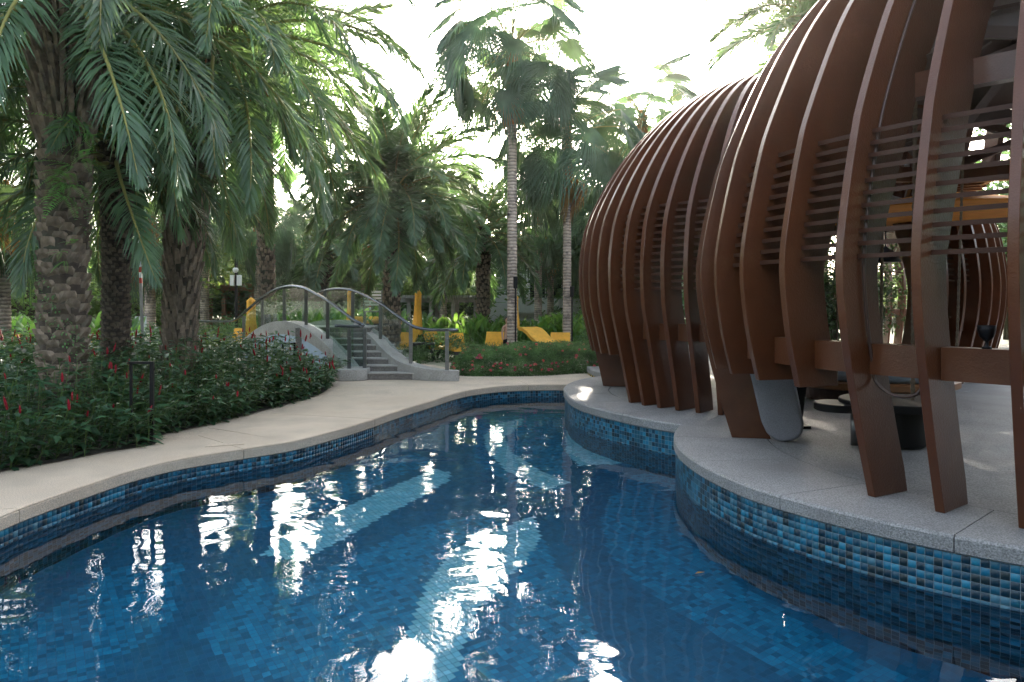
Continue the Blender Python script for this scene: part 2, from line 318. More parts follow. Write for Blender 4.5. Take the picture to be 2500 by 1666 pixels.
# deck paving: slabs with open joints, their pool side makes the coping
deck = empty('pool_path', (0, 0, 0)); deck['kind'] = 'structure'
E = resample(edge, .12); widths = []
bp_ = [(p.x, p.y) for p in bedcurve]
def nearbed(p):
    b = min(bedcurve, key=lambda q: (q-p).length); return (b-p).length
joint_px = [75/1.81, 1087/1.81, 1655/1.81]
slabs = []; start = 0; jd = []
for jx in joint_px+[1140, 1290]:
    jd.append(min(range(len(E)), key=lambda i: abs(1250+F*E[i].x/max(E[i].y, .5)-jx)+(0 if E[i].y > 3 else 9999)))
cuts = [0, max(1, jd[0]-22)]+jd+[len(E)-1]
for a, b in zip(cuts[:-1], cuts[1:]):
    if b-a < 2: continue
    mb = MB(); n = b-a; top_i = []; 
    for i in range(a, b+1):
        t = (E[min(i+1, len(E)-1)]-E[max(i-1, 0)]).normalized(); nn = Vector((-t.y, t.x, 0)); p = E[i].copy()
        if i == a: p += t*.004
        if i == b: p -= t*.004
        wd = min(nearbed(p)-.01, 1.7) if p.y < 12.5 else .75
        wd = max(wd, .7); q = p+nn*wd
        # rounded arris
        mb.v += [(p.x+nn.x*.01, p.y+nn.y*.01, -.12), (p.x, p.y, -.11), (p.x, p.y, -.02), (p.x+nn.x*.018, p.y+nn.y*.018, 0), (q.x, q.y, 0), (q.x, q.y, -.12)]
    for i in range(n):
        for k in range(6):
            k2 = (k+1) % 6; mb.f.append((i*6+k, (i+1)*6+k, (i+1)*6+k2, i*6+k2))
    mb.f.append(tuple(range(6))); mb.f.append(tuple(n*6+k for k in range(6))[::-1])
    o = mb.obj('paving_slab', M['deck'], deck); autosmooth(o, 35)
# drain cover let into the paving
dc = at(0, 0, 1)
p0 = Vector((*gp(548, 1086), .004)); 
mb = MB(); mb.box((0, 0, 0), (.42, .16, .006)); o = mb.obj('drain_cover', M['deck'], loc=p0, rot=(0, 0, R(24))); tag(o, 'flat rectangular cover plate set into the path paving at the pool edge', 'drain cover')
# ---- tiles
PALW = np.array([(.004, .028, .050), (.006, .055, .098), (.010, .095, .155), (.012, .145, .245), (.020, .195, .31), (.008, .024, .032), (.022, .115, .175), (.06, .17, .235)])
TS = .053
tile_meshes = {}
def tile_mesh(kind, ci):
    key = (kind, ci)
    if key not in tile_meshes:
        s = TS*.47; t = .004; b = .0015
        v = [(-s, -t, -s), (s, -t, -s), (s, -t, s), (-s, -t, s), (-s+b, 0, -s+b), (s-b, 0, -s+b), (s-b, 0, s-b), (-s+b, 0, s-b)]
        f = [(4, 5, 6, 7), (0, 1, 5, 4), (1, 2, 6, 5), (2, 3, 7, 6), (3, 0, 4, 7)]
        if kind == 'floor': v = [(x, z, y) for x, y, z in v]; f = [q[::-1] for q in f]
        col = PALW[ci] if kind == 'wall' else PALF[ci]
        tile_meshes[key] = fast('mosaic_tile', v, f, M['tile' if kind == 'wall' else 'ftile'], cols=np.tile(col, (5, 1)))
    return tile_meshes[key]
def tile_wall(name, poly, ztop, zbot, outward, keep=0, weights=None):
    """curved wall of mosaic tiles; outward = +1 when the water lies on the right-hand side of the polyline"""
    P = resample(poly, TS); root = empty(name, (0, 0, 0)); root['kind'] = 'structure'
    gv = []; gf = []
    for i, p in enumerate(P): gv += [(p.x, p.y, ztop+.004), (p.x, p.y, zbot)]
    for i in range(len(P)-1): gf.append((2*i, 2*i+1, 2*i+3, 2*i+2))
    me = fast(name+'_grout', gv, gf, M['grout']); mesh_obj('grout_backing', me, root)
    rows = int((ztop-zbot)/TS); rec = []
    for i in range(len(P)-1):
        a, b = P[i], P[i+1]; t = (b-a).normalized(); n = Vector((t.y, -t.x, 0))*outward; c = (a+b)/2+n*.004
        for r in range(rows):
            z = ztop-(r+.5)*TS; ci = int(rng.choice(8, p=weights)); rec.append((c.x, c.y, z, math.atan2(-n.x, n.y), ci, t, n))
    vis = []
    for k, (x, y, z, a, ci, t, n) in enumerate(rec):
        if y > 1 and z > WL-.05:
            sx = 1250+F*x/y
            if -10 < sx < 2510 and (n.x*-x+n.y*-y) > 0: vis.append((y, k))
    vis.sort(); single = set(k for _, k in vis[:keep])
    vs = []; fs = []; cs = []
    for k, (x, y, z, a, ci, t, n) in enumerate(rec):
        if k in single: mesh_obj('mosaic_tile', tile_mesh('wall', ci), root, (x, y, z), (0, 0, a)); continue
        b = len(vs); h = TS*.47
        for sx, sz in ((-h, -h), (h, -h), (h, h), (-h, h)): vs.append((x+t.x*sx, y+t.y*sx, z+sz))
        fs.append((b, b+1, b+2, b+3)); j = .85+.3*rng.random(); cs.append(PALW[ci]*j)
    o = mesh_obj('mosaic_tiles', fast('mosaic_tiles', vs, fs, M['tile'], cols=np.array(cs)), root); o['kind'] = 'stuff'
    return root
wl = [.14, .16, .17, .12, .06, .13, .12, .10]
wr = [.15, .16, .17, .19, .09, .09, .10, .05]
inset = [p+Vector((-(E2.y), E2.x, 0))*.02 for p, E2 in zip(edge, [(edge[min(i+1, len(edge)-1)]-edge[max(i-1, 0)]).normalized() for i in range(len(edge))])]
tile_wall('pool_side_wall', inset, -.122, PF, 1, keep=300, weights=wl)
def arc(c, r, a0, a1, step=1.5):
    n = max(2, int(abs(a1-a0)/step)); f = lobe(c); return [Vector((c[0]+(f(a0+(a1-a0)*i/n)-r)*math.cos(R(a0+(a1-a0)*i/n)), c[1]+(f(a0+(a1-a0)*i/n)-r)*math.sin(R(a0+(a1-a0)*i/n)), 0)) for i in range(n+1)]
# circle intersections of the lobes
def isect(c0, c1, r):
    a = Vector(c0); b = Vector(c1); m = (a+b)/2; d = b-a; h = math.sqrt(r*r-(d.length/2)**2); q = Vector((-d.y, d.x)).normalized()*h
    return min((m+q, m-q), key=lambda p: p.x)
rw = .025
IAB = max((p for p in arc(DB, rw, 120, 190, .2) if math.hypot(p.x-DA[0], p.y-DA[1]) > lobe(DA)(math.degrees(math.atan2(p.y-DA[1], p.x-DA[0])))-rw), key=lambda p: p.y)
ang = lambda c, p: math.degrees(math.atan2(p[1]-c[1], p[0]-c[0])) % 360
wallB = arc(DB, rw, 285, ang(DB, IAB)); wallA = arc(DA, rw, ang(DA, IAB), 142)
tile_wall('terrace_wall', wallB, PZ-.122, PF, -1, keep=300, weights=wr)
tile_wall('terrace_wall', wallA, PZ-.126, PF, -1, keep=0, weights=wr)
# ---- pool floor with bands of light and dark mosaic, seen through the water
def under(x, y, zf=PF):
    """photo pixel followed through the flat water surface down to depth zf"""
    d = np.array([(x-1250)/F, 1., -(y-HZ)/F]); t = (EYE-WL)/(-d[2]); p = d*t+np.array([0, 0, EYE]); d = d/np.linalg.norm(d)
    c = -d[2]; k = 1/1.33; r = k*d+(k*c-math.sqrt(1-k*k*(1-c*c)))*np.array([0, 0, 1.]); s = (WL-zf)/(-r[2]); q = p+r*s; return (q[0], q[1])
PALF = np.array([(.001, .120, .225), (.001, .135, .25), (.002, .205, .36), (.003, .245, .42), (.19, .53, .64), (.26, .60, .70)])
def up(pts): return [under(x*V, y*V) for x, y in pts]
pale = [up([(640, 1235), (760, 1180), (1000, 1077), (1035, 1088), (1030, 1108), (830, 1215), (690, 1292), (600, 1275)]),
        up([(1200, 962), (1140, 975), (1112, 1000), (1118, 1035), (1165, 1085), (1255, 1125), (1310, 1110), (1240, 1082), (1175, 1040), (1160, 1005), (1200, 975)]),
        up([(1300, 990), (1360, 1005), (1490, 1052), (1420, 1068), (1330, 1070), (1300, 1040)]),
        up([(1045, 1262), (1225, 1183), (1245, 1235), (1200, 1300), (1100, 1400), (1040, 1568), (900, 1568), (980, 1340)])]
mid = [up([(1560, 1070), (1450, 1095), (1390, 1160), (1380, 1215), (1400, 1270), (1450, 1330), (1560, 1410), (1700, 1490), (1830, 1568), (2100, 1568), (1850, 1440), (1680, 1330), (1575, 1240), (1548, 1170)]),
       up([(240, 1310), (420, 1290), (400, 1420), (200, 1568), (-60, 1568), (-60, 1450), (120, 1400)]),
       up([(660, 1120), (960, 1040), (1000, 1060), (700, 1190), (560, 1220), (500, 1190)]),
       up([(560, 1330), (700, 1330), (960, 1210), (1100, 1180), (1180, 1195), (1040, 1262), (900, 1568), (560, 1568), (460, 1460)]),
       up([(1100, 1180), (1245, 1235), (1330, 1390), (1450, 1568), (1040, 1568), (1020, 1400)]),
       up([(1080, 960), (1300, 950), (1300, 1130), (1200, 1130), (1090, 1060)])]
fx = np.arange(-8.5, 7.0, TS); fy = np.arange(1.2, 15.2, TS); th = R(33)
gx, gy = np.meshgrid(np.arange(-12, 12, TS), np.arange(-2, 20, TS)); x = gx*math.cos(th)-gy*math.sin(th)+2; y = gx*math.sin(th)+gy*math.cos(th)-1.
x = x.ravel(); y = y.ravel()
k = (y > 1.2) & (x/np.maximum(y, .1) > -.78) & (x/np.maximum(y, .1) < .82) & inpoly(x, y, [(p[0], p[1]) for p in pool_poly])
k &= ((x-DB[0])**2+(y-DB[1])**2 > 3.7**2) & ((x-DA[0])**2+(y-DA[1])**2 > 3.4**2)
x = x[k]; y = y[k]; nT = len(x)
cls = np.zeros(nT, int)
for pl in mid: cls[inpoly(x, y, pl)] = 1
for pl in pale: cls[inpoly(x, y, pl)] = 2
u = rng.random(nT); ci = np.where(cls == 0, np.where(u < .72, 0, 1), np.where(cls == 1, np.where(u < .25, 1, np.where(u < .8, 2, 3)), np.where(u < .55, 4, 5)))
floor = empty('pool_floor', (0, 0, 0)); floor['kind'] = 'structure'
me = fast('pool_floor_grout', [(-14, -3, PF), (8, -3, PF), (8, 16, PF), (-14, 16, PF)], [(0, 1, 2, 3)], M['fgrout']); mesh_obj('floor_bed', me, floor)
order = np.argsort(np.hypot(x, y)+np.where((np.abs(x/y) < .6) & (y > 2.6), 0, 100)); single = set(order[:300].tolist())
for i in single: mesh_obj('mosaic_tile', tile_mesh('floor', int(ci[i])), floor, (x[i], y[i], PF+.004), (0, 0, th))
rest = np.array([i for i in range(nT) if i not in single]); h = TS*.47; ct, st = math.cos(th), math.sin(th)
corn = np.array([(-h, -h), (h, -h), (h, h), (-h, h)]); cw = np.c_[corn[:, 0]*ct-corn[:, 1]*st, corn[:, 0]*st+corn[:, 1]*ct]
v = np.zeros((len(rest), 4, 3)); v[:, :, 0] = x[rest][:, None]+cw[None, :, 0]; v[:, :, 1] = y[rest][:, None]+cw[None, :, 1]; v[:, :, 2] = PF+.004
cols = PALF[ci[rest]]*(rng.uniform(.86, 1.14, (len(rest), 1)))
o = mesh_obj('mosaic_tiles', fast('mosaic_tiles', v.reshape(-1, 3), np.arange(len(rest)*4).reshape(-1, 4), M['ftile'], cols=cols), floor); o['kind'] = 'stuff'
# closing walls of the basin out of view
mb = MB(); mb.box((-2.5, -2.6, -.8), (16, 1.2, 1.5)); tag(mb.obj('pool_end_wall', M['grout']), kind='structure')
sheet('water', [(p[0], p[1]) for p in [(e.x-.02, e.y+.03) for e in edge]]+[(4.2, 14.72), (4.2, -2)], [], WL, M['water'])
# ---- terrace: round lobes paved with ring slabs
def ringslab(c, r0, r1, a0, a1, z, th_, m, parent, gap=.004):
    mb = MB(); n = max(2, int((a1-a0)/2)); pf = []
    for i in range(n+1):
        ad = a0+(a1-a0)*i/n; a = R(ad); ca, sa = math.cos(a), math.sin(a); r1 = lobe(c)(ad)
        sh = gap*(1 if i == 0 else -1 if i == n else 0)
        for r, zz in ((r0+gap, z-th_), (r0+gap, z), (r1-.015, z), (r1, z-.02), (r1, z-th_+.01), (r1-.01, z-th_)):
            mb.v.append((c[0]+r*ca-sa*sh, c[1]+r*sa+ca*sh, zz))
    for i in range(n):
        for k in range(6):
            k2 = (k+1) % 6; mb.f.append((i*6+k, i*6+k2, (i+1)*6+k2, (i+1)*6+k))
    mb.f.append(tuple(range(6))[::-1]); mb.f.append(tuple(n*6+k for k in range(6)))
    return autosmooth(mb.obj('paving_slab', m, parent), 35)
terr = empty('terrace', (0, 0, 0)); terr['kind'] = 'structure'
for c, z, a0, a1, stp in ((DB, PZ+.004, 150, 300, 18), (DA, PZ, 110, 290, 18), (DC, PZ-.004, 70, 290, 22)):
    a = a0
    while a < a1: ringslab(c, {DB: 3.05, DA: 2.75, DC: 3.42}[c], RL, a, min(a+stp, a1), z, .12, M['platform'], terr); a += stp
    mb = MB(); ri = {DB: 3.04, DA: 2.74, DC: 3.41}[c]; mb.lathe((c[0], c[1], z-.12), [(ri, 0), (ri, .118)], 96); mb.obj('inner_paving', M['platform'], terr)
mb = MB(); mb.box((15.35, 12, .02), (19.3, 26, .25)); mb.obj('terrace_floor', M['platform'], terr)
# core walls below the slabs where lobe C stands on the plaza, with its black and yellow warning strip
mb = MB(); mb.lathe((DC[0], DC[1], -.02), [(RL-.03, 0), (RL-.03, .08)], 120); mb.obj('riser', M['concrete'], terr)
M['tapey'] = mat('yellow warning paint', (.7, .5, .04), .5); 
stripe = empty('warning_strip', (0, 0, 0), 'black and yellow hazard strip along the kerb of the farthest round terrace', 'warning strip')
for i in range(56):
    a0 = 150+i*1.3
    mb = MB(); pts = []
    for a, sk in ((a0, 0), (a0+1.3, 0)): pts.append((a, sk))
    r = RL-.022; ca = [Vector((DC[0]+r*math.cos(R(a)), DC[1]+r*math.sin(R(a)), 0)) for a in (a0, a0+1.3, a0+1.0, a0-.3)]
    lo, hi = -.003, .03
    mb.add([(ca[0].x, ca[0].y, hi), (ca[1].x, ca[1].y, hi), (ca[2].x, ca[2].y, lo), (ca[3].x, ca[3].y, lo)], [(0, 1, 2, 3)])
    mb.obj('stripe', M['tapey'] if i % 2 else M['black'], stripe)
# ================================================================= slatted steel domes
PROF = [(.16, 3.83), (.6, 3.93), (1.16, 4.06), (1.5, 4.115), (1.94, 4.14), (2.34, 4.11), (2.88, 4.02), (3.2, 3.92), (3.7, 3.70), (4.22, 3.36), (4.72, 2.92), (5.08, 2.48), (5.36, 2.0), (5.6, 1.45), (5.75, .9)]
PROFB = [(.16, 3.42), (.6, 3.55), (1.14, 3.69), (1.5, 3.765), (1.95, 3.81), (2.36, 3.765), (2.92, 3.645), (3.26, 3.54), (3.885, 3.27), (4.3, 3.03), (4.72, 2.68), (5.08, 2.28), (5.36, 1.85), (5.6, 1.38), (5.75, .95)]
PROFA = [(.16, 2.89), (.6, 2.99), (1.2, 3.13), (1.6, 3.22), (2.0, 3.25), (2.4, 3.235), (2.90, 3.14), (3.50, 2.85), (4.08, 2.45), (4.54, 2.01), (4.86, 1.58), (5.09, 1.15), (5.18, .9)]
pz = catmull([Vector((r, z, 0)) for z, r in PROF], 4)
RB = (5.77, 7.40); RA = (4.36, 12.12)
def use(prof):
    global pz, RIB
    pz = catmull([Vector((r, z, 0)) for z, r in prof], 4); RIB = {z: rib_mesh(z) for z in (.165, .85, .97, 3.35)}
def rad(z):
    for a, b in zip(pz[:-1], pz[1:]):
        if a.y <= z <= b.y: return a.x+(b.x-a.x)*(z-a.y)/max(b.y-a.y, 1e-6)
    return pz[0].x if z < .2 else pz[-1].x
TH = .066
def rib_mesh(zc):
    pts = [p for p in pz if p.y > zc+.02]; pts = [Vector((rad(zc), zc, 0))]+pts; mb = MB(); n = len(pts)
    for i, p in enumerate(pts):
        t = (pts[min(i+1, n-1)]-pts[max(i-1, 0)]).normalized(); z = p.y
        dep = .41+.17*min(1, max(0, (z-1.9)/1.1)); nn = Vector((-t.y, t.x))          # inward normal in the (r,z) plane
        if i == 0: q = Vector((p.x-dep, p.y))
        else:
            q = Vector((p.x, p.y))+nn*dep
            if q.y < zc: q = Vector((p.x-dep, max(q.y, zc+.001*i)))
        for y in (-TH/2, TH/2): mb.v += [(p.x, y, p.y), (q.x, y, q.y)]
    for i in range(n-1):
        a = i*4; b = a+4; mb.f += [(a, b, b+1, a+1), (a+2, a+3, b+3, b+2), (a, a+2, b+2, b), (a+1, b+1, b+3, a+3)]
    mb.f += [(0, 1, 3, 2), ((n-1)*4, (n-1)*4+2, (n-1)*4+3, (n-1)*4+1)]
    me = mb.mesh('rib', M['rib']); bm = bmesh.new(); bm.from_mesh(me)
    es = [e for e in bm.edges if len(e.link_faces) == 2 and e.calc_face_angle(0) > R(60)]
    bmesh.ops.bevel(bm, geom=es, offset=.004, segments=1, affect='EDGES'); bm.to_mesh(me); bm.free()
    me.polygons.foreach_set('use_smooth', [True]*len(me.polygons)); me.set_sharp_from_angle(angle=R(30)); return me
def slat_mesh(chord):
    mb = MB(); L = chord/2; mb.box((0, 0, 0), (.075, 2*L, .012), Matrix.Rotation(R(14), 3, 'Y')); mb.box((.036, 0, -.008), (.005, 2*L, .034)); return mb.mesh('slat', M['slatshade'])
def beam_mesh(chord, h, dep):
    mb = MB(); mb.box((0, 0, 0), (dep, chord, h)); return mb.mesh('ring_beam', M['rib'])
def dome(c, N, off, label, low, cutr, zcut, roof=True, slats=(2.03, 12, .097), z0=.165, skip=None):
    root = empty('slatted_dome', (c[0], c[1], 0), label, 'pavilion'); step = 360/N
    sm = {}; n_sl = 0
    for k in range(N):
        a = (off+k*step) % 360
        f = a if a >= 0 else a+360; inlow = low[0] <= f <= low[1] or low[0] <= f+360 <= low[1] or low[0] <= f-360 <= low[1]
        if skip and skip(a): continue
        if inlow: z = zcut if cutr and cutr[0] < f < cutr[1] else z0
        elif roof: z = 3.35
        else: continue
        mesh_obj('rib', RIB[z], root, rot=(0, 0, R(a)))
        a2 = a+step/2; nxt = (a+step) % 360; nlow = any(low[0] <= nxt+q <= low[1] for q in (0, 360, -360))
        if inlow and nlow:
            for i in range(slats[1]):
                zz = slats[0]+i*slats[2]; rr = rad(zz)-.20; key = round(zz, 2)
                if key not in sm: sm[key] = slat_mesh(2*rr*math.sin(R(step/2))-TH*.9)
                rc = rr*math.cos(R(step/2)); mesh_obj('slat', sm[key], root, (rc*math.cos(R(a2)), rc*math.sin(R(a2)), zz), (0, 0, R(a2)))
            rr = rad(1.24)-.29
            if 'bm' not in sm: sm['bm'] = beam_mesh(2*rr*math.sin(R(step/2))-TH, .235, .16)
            rc = rr*math.cos(R(step/2)); mesh_obj('ring_beam', sm['bm'], root, (rc*math.cos(R(a2)), rc*math.sin(R(a2)), 1.24), (0, 0, R(a2)))
        for key, zz, hh, dd in (('u1', 3.42, .20, .12), ('u2', 4.3, .2, .12), ('u3', 5.0, .16, .1)):
            if not roof: continue
            rr = rad(zz)-.62
            if key not in sm: sm[key] = beam_mesh(2*rr*math.sin(R(step/2))+.01, hh, dd)
            rc = rr*math.cos(R(step/2)); mesh_obj('ring_beam', sm[key], root, (rc*math.cos(R(a2)), rc*math.sin(R(a2)), zz), (0, 0, R(a2)))
    mb = MB(); zt = pz[-1].y-.3; mb.lathe((0, 0, zt), [(.95, 0), (.95, .28), (.83, .28), (.83, 0)], 40); mb.obj('crown_ring', M['rib'], root)
    return root
use(PROFA)
dA = dome(RA, 58, 180.24, 'middle brown ribbed steel dome standing left of the near one', (118, 250), (163.5, 202), .85, slats=(1.85, 13, .097), skip=lambda a: math.hypot(RA[0]+3*math.cos(R(a))-RB[0], RA[1]+3*math.sin(R(a))-RB[1]) < 2.75)
use(PROFB)
dB = dome(RB, 42, 209.4, 'nearest large brown ribbed steel dome at the right edge over the daybed', (147, 300), (170, 206), .97, slats=(2.03, 11, .097))
use(PROF)
dC = dome(DC, 60, 300, 'farther brown ribbed dome seen through the ribs of the near dome at far right', (282, 372), None, .97, slats=(2.03, 11, .097))
dD = dome((13.0, 28.5), 60, 240, 'distant louvred dome against the sky, seen between two ribs', (215, 300), None, .97, roof=False, slats=(1.9, 14, .10))
# inner truss under the near dome's roof
tr = empty('roof_truss', (RB[0], RB[1], 0), 'dark steel truss with crossed braces under the roof of the near dome', 'roof truss')
for k in range(9):
    a = R(k*40+10); a2 = R(k*40+50)
    p = lambda aa, r, z: Vector((r*math.cos(aa), r*math.sin(aa), z))
    MB().bar(p(a, 2.72, 3.6), p(a, .9, 4.6), .12, .2).obj('rafter', M['steeldark'], tr)
    MB().bar(p(a, 2.72, 3.45), p(a2, 2.1, 4.05), .07, .1).obj('brace', M['steeldark'], tr)
    MB().bar(p(a2, 2.72, 3.40), p(a, 2.1, 4.0), .07, .1).obj('brace', M['steeldark'], tr)
    MB().bar(p(a, 2.1, 4.0), p(a2, 2.1, 4.0), .1, .16).obj('tie_beam', M['steeldark'], tr)
    q = [p(a, 2.1, 4.14), p(a2, 2.1, 4.14), p(a2, 1.0, 4.7), p(a, 1.0, 4.7)]
    MB().add(q+[x+Vector((0, 0, .03)) for x in q], [(3, 2, 1, 0), (4, 5, 6, 7), (0, 1, 5, 4), (1, 2, 6, 5), (2, 3, 7, 6), (3, 0, 4, 7)]).obj('roof_panel', M['steeldark'], tr)
mb = MB(); mb.lathe((0, 0, 0), [(1.9, 0), (1.9, .02), (0.2, .35), (.2, .33)], 40); o = mb.obj('shade_canopy', M['orange'], loc=(6.9, 11.9, 3.05)); tag(o, 'orange round shade canopy glowing inside the domes above the daybed', 'canopy')
tr2 = empty('roof_truss', (RA[0], RA[1], 0), 'pale crossed steel braces under the roof of the middle dome', 'roof truss')
for k in range(10):
    a = R(k*36); a2 = R(k*36+36)
    MB().bar(p(a, 2.1, 3.3), p(a2, 2.05, 3.75), .05, .08).obj('brace', M['greywood'], tr2)
    MB().bar(p(a2, 2.1, 3.3), p(a, 2.05, 3.75), .05, .08).obj('brace', M['greywood'], tr2)
# conduit clipped to the rib, spotlight, ropes, lamp
use(PROFB)
rr_ = lambda th_, r, z, s=0: Vector((RB[0]+r*math.cos(R(th_))-s*math.sin(R(th_)), RB[1]+r*math.sin(R(th_))+s*math.cos(R(th_)), z))
pts = [rr_(209.4, rad(z)-.22, z, TH/2+.02) for z in np.arange(4.6, 1.1, -.15)]+[rr_(209.4, 3.46, 1.07, TH/2+.025), rr_(210.4, 3.45, .99, .09), rr_(211.4, 3.44, .97, .14), rr_(212, 3.42, 1.0, .2), rr_(212.4, 3.4, 1.1, .23)]
o = MB().tube(catmull(pts, 2), .013, 8).obj('conduit', M['steeldark'], smooth=True); tag(o, 'brown cable conduit clipped down one rib of the near dome, looping at its lower end', 'conduit')
sp = empty('spotlight', rr_(223, 3.44, 1.358), 'small black cup shaped spotlight standing on the ring beam of the near dome', 'spotlight')
MB().lathe((0, 0, 0), [(.03, 0), (.03, .01), (.012, .02), (.012, .05), (.02, .055), (.045, .085), (.055, .125), (.058, .16), (.048, .16), (.045, .13), (.03, .10)], 24).obj('lamp_body', M['black'], sp, smooth=True)
def rope(name, a, b, r, label, n=None):
    a = Vector(a); b = Vector(b); n = n or int((b-a).length/.035); mb = MB(); pts = [a+(b-a)*i/n for i in range(n+1)]
    mb.tube(pts, [r*(1 if i % 2 else .72) for i in range(n+1)], 8); o = mb.obj(name, M['rope'], smooth=True); return tag(o, label, 'rope', 'ropes hanging inside the near dome')
rope('rope', at(2228, 1007, 7.7), at(2236, 60, 7.7), .026, 'thick twisted rope rising from the dark round table')
rope('rope', at(2150, 960, 9.6), at(2158, 120, 9.6), .024, 'thick twisted rope left of the one on the round table, down to the daybed')
rope('rope', at(2043, 940, 9.9), at(2046, 200, 9.9), .014, 'thin rope seen between the two ribs above the grey daybed, leftmost rope')
rope('rope', at(2336, 850, 8.2), at(2356, 230, 8.2), .016, 'thin slanted rope rightmost, beyond the ring beam with the spotlight')
lm = empty('pendant_lamp', at(2162, 640, 10.5), 'small black pendant lamp hanging inside the domes', 'lamp')
MB().lathe((0, 0, 0), [(.20, 0), (.19, .03), (.10, .16), (.03, .2), (.02, .22)], 24).obj('lamp_shade', M['black'], lm, smooth=True)
MB().tube([(0, 0, .2), (0, 0, 2.2)], .01, 6).obj('cord', M['black'], lm)
# round daybed
db = empty('daybed', (5.55, 11.5, PZ), 'round timber rimmed daybed with blue grey mattress under the domes', 'daybed')
MB().lathe((0, 0, 0), [(.95, 0), (1.0, .22)], 48).obj('base', M['steeldark'], db)
autosmooth(MB().lathe((0, 0, .22), [(1.22, 0), (1.25, .02), (1.25, .10), (1.22, .12)], 64).obj('rim', M['timber'], db))
autosmooth(MB().lathe((0, 0, .34), [(1.10, 0), (1.17, .03), (1.19, .10), (1.16, .16), (1.05, .19)], 64).obj('mattress', M['cushion'], db), 60)
# dark round table with a lower tray
tb = empty('round_table', (3.98, 7.75, PZ+.004), 'black round drum table with a side tray on a steel post inside the near dome', 'table')
autosmooth(MB().lathe((.05, 0, 0), [(.26, 0), (.30, .03), (.31, .34), (.30, .38)], 40).obj('drum', M['black'], tb))
autosmooth(MB().lathe((.05, 0, .40), [(.54, 0), (.55, .01), (.55, .07), (.54, .08)], 48).obj('table_top', M['black'], tb))
autosmooth(MB().lathe((-.52, .05, .36), [(.24, 0), (.25, .01), (.25, .07), (.24, .08)], 40).obj('side_tray', M['black'], tb))
MB().tube([(-.38, 0, 0), (-.38, 0, .37)], .04, 16).obj('post', M['steel'], tb, smooth=True)
pl = empty('planter', (3.36, 8.85, PZ+.004), 'tall tapered black box planter behind the grey upholstered pad', 'planter')
mb = MB(); mb.add([(-.08, -.08, 0), (.08, -.08, 0), (.08, .08, 0), (-.08, .08, 0), (-.13, -.13, .52), (.13, -.13, .52), (.13, .13, .52), (-.13, .13, .52), (-.11, -.11, .47), (.11, -.11, .47), (.11, .11, .47), (-.11, .11, .47)],
       [(3, 2, 1, 0), (0, 1, 5, 4), (1, 2, 6, 5), (2, 3, 7, 6), (3, 0, 4, 7), (4, 5, 9, 8), (5, 6, 10, 9), (6, 7, 11, 10), (7, 4, 8, 11), (8, 9, 10, 11)])
mb.obj('box', M['black'], pl); mb = MB(); mb.box((.02, -.0, .015), (.3, .3, .03)); mb.obj('foot_plate', M['black'], pl)
# grey upholstered pad leaning by the dome leg
pad = empty('upholstered_pad', (2.87, 7.98, PZ+.008), 'grey speckled upholstered pad with rounded foot leaning beside the dome leg', 'cushion')
ol = [(.0, 0), (.10, .0), (.19, .03), (.25, .09), (.27, .18), (.2, .55), (.05, 1.15), (-.38, 1.15), (-.25, .6), (-.16, .2), (-.10, .07)]
mb = MB(); n = len(ol); olc = [Vector((x_, z_)) for x_, z_ in ol]
mb.v = [(p_.x, -.07, p_.y) for p_ in olc]+[(p_.x, .07, p_.y) for p_ in olc]; mb.f = [tuple(range(n))[::-1], tuple(range(n, 2*n))]+[(i, (i+1) % n, n+(i+1) % n, n+i) for i in range(n)]
o = mb.obj('pad', M['greyfabric'], pad, rot=(0, 0, R(-24)))
bm = bmesh.new(); bm.from_mesh(o.data); bmesh.ops.recalc_face_normals(bm, faces=bm.faces); bmesh.ops.bevel(bm, geom=[e for e in bm.edges], offset=.035, segments=4, affect='EDGES', profile=.5, clamp_overlap=True); bm.to_mesh(o.data); bm.free(); autosmooth(o, 60)
# ================================================================= footbridge
br = empty('footbridge', (-4.5, 17.5, 0), 'arched grey stone footbridge with steps, glass balustrades and steel handrails', 'bridge')
BO = Vector((-4.5, 17.5, 0))
def rel(p): return Vector(p)-BO
D0, DP, D1 = 15.6, 17.95, 20.4
def near_x(d): return -3.5-.88*(d-15.6)
def arch(d):
    t = (d-DP)/(DP-D0) if d < DP else (d-DP)/(D1-DP)
    return .2+.96*(1-t*t)
ds = [D0+(D1-D0)*i/36 for i in range(37)]
def parapet(name, inner, outer, tops, bottom=0.0, m=None):
    mb = MB(); n = len(inner)
    for (a, b, z) in zip(inner, outer, tops):
        for q, zz in ((a, bottom), (a, z), (b, z), (b, bottom)): mb.v.append(tuple(rel((q[0], q[1], zz))))
    for i in range(n-1):
        for k in range(4): mb.f.append((i*4+k, i*4+(k+1) % 4, (i+1)*4+(k+1) % 4, (i+1)*4+k))
    mb.f += [(0, 1, 2, 3), ((n-1)*4+3, (n-1)*4+2, (n-1)*4+1, (n-1)*4)]
    return autosmooth(mb.obj(name, m or M['concrete'], br), 30)
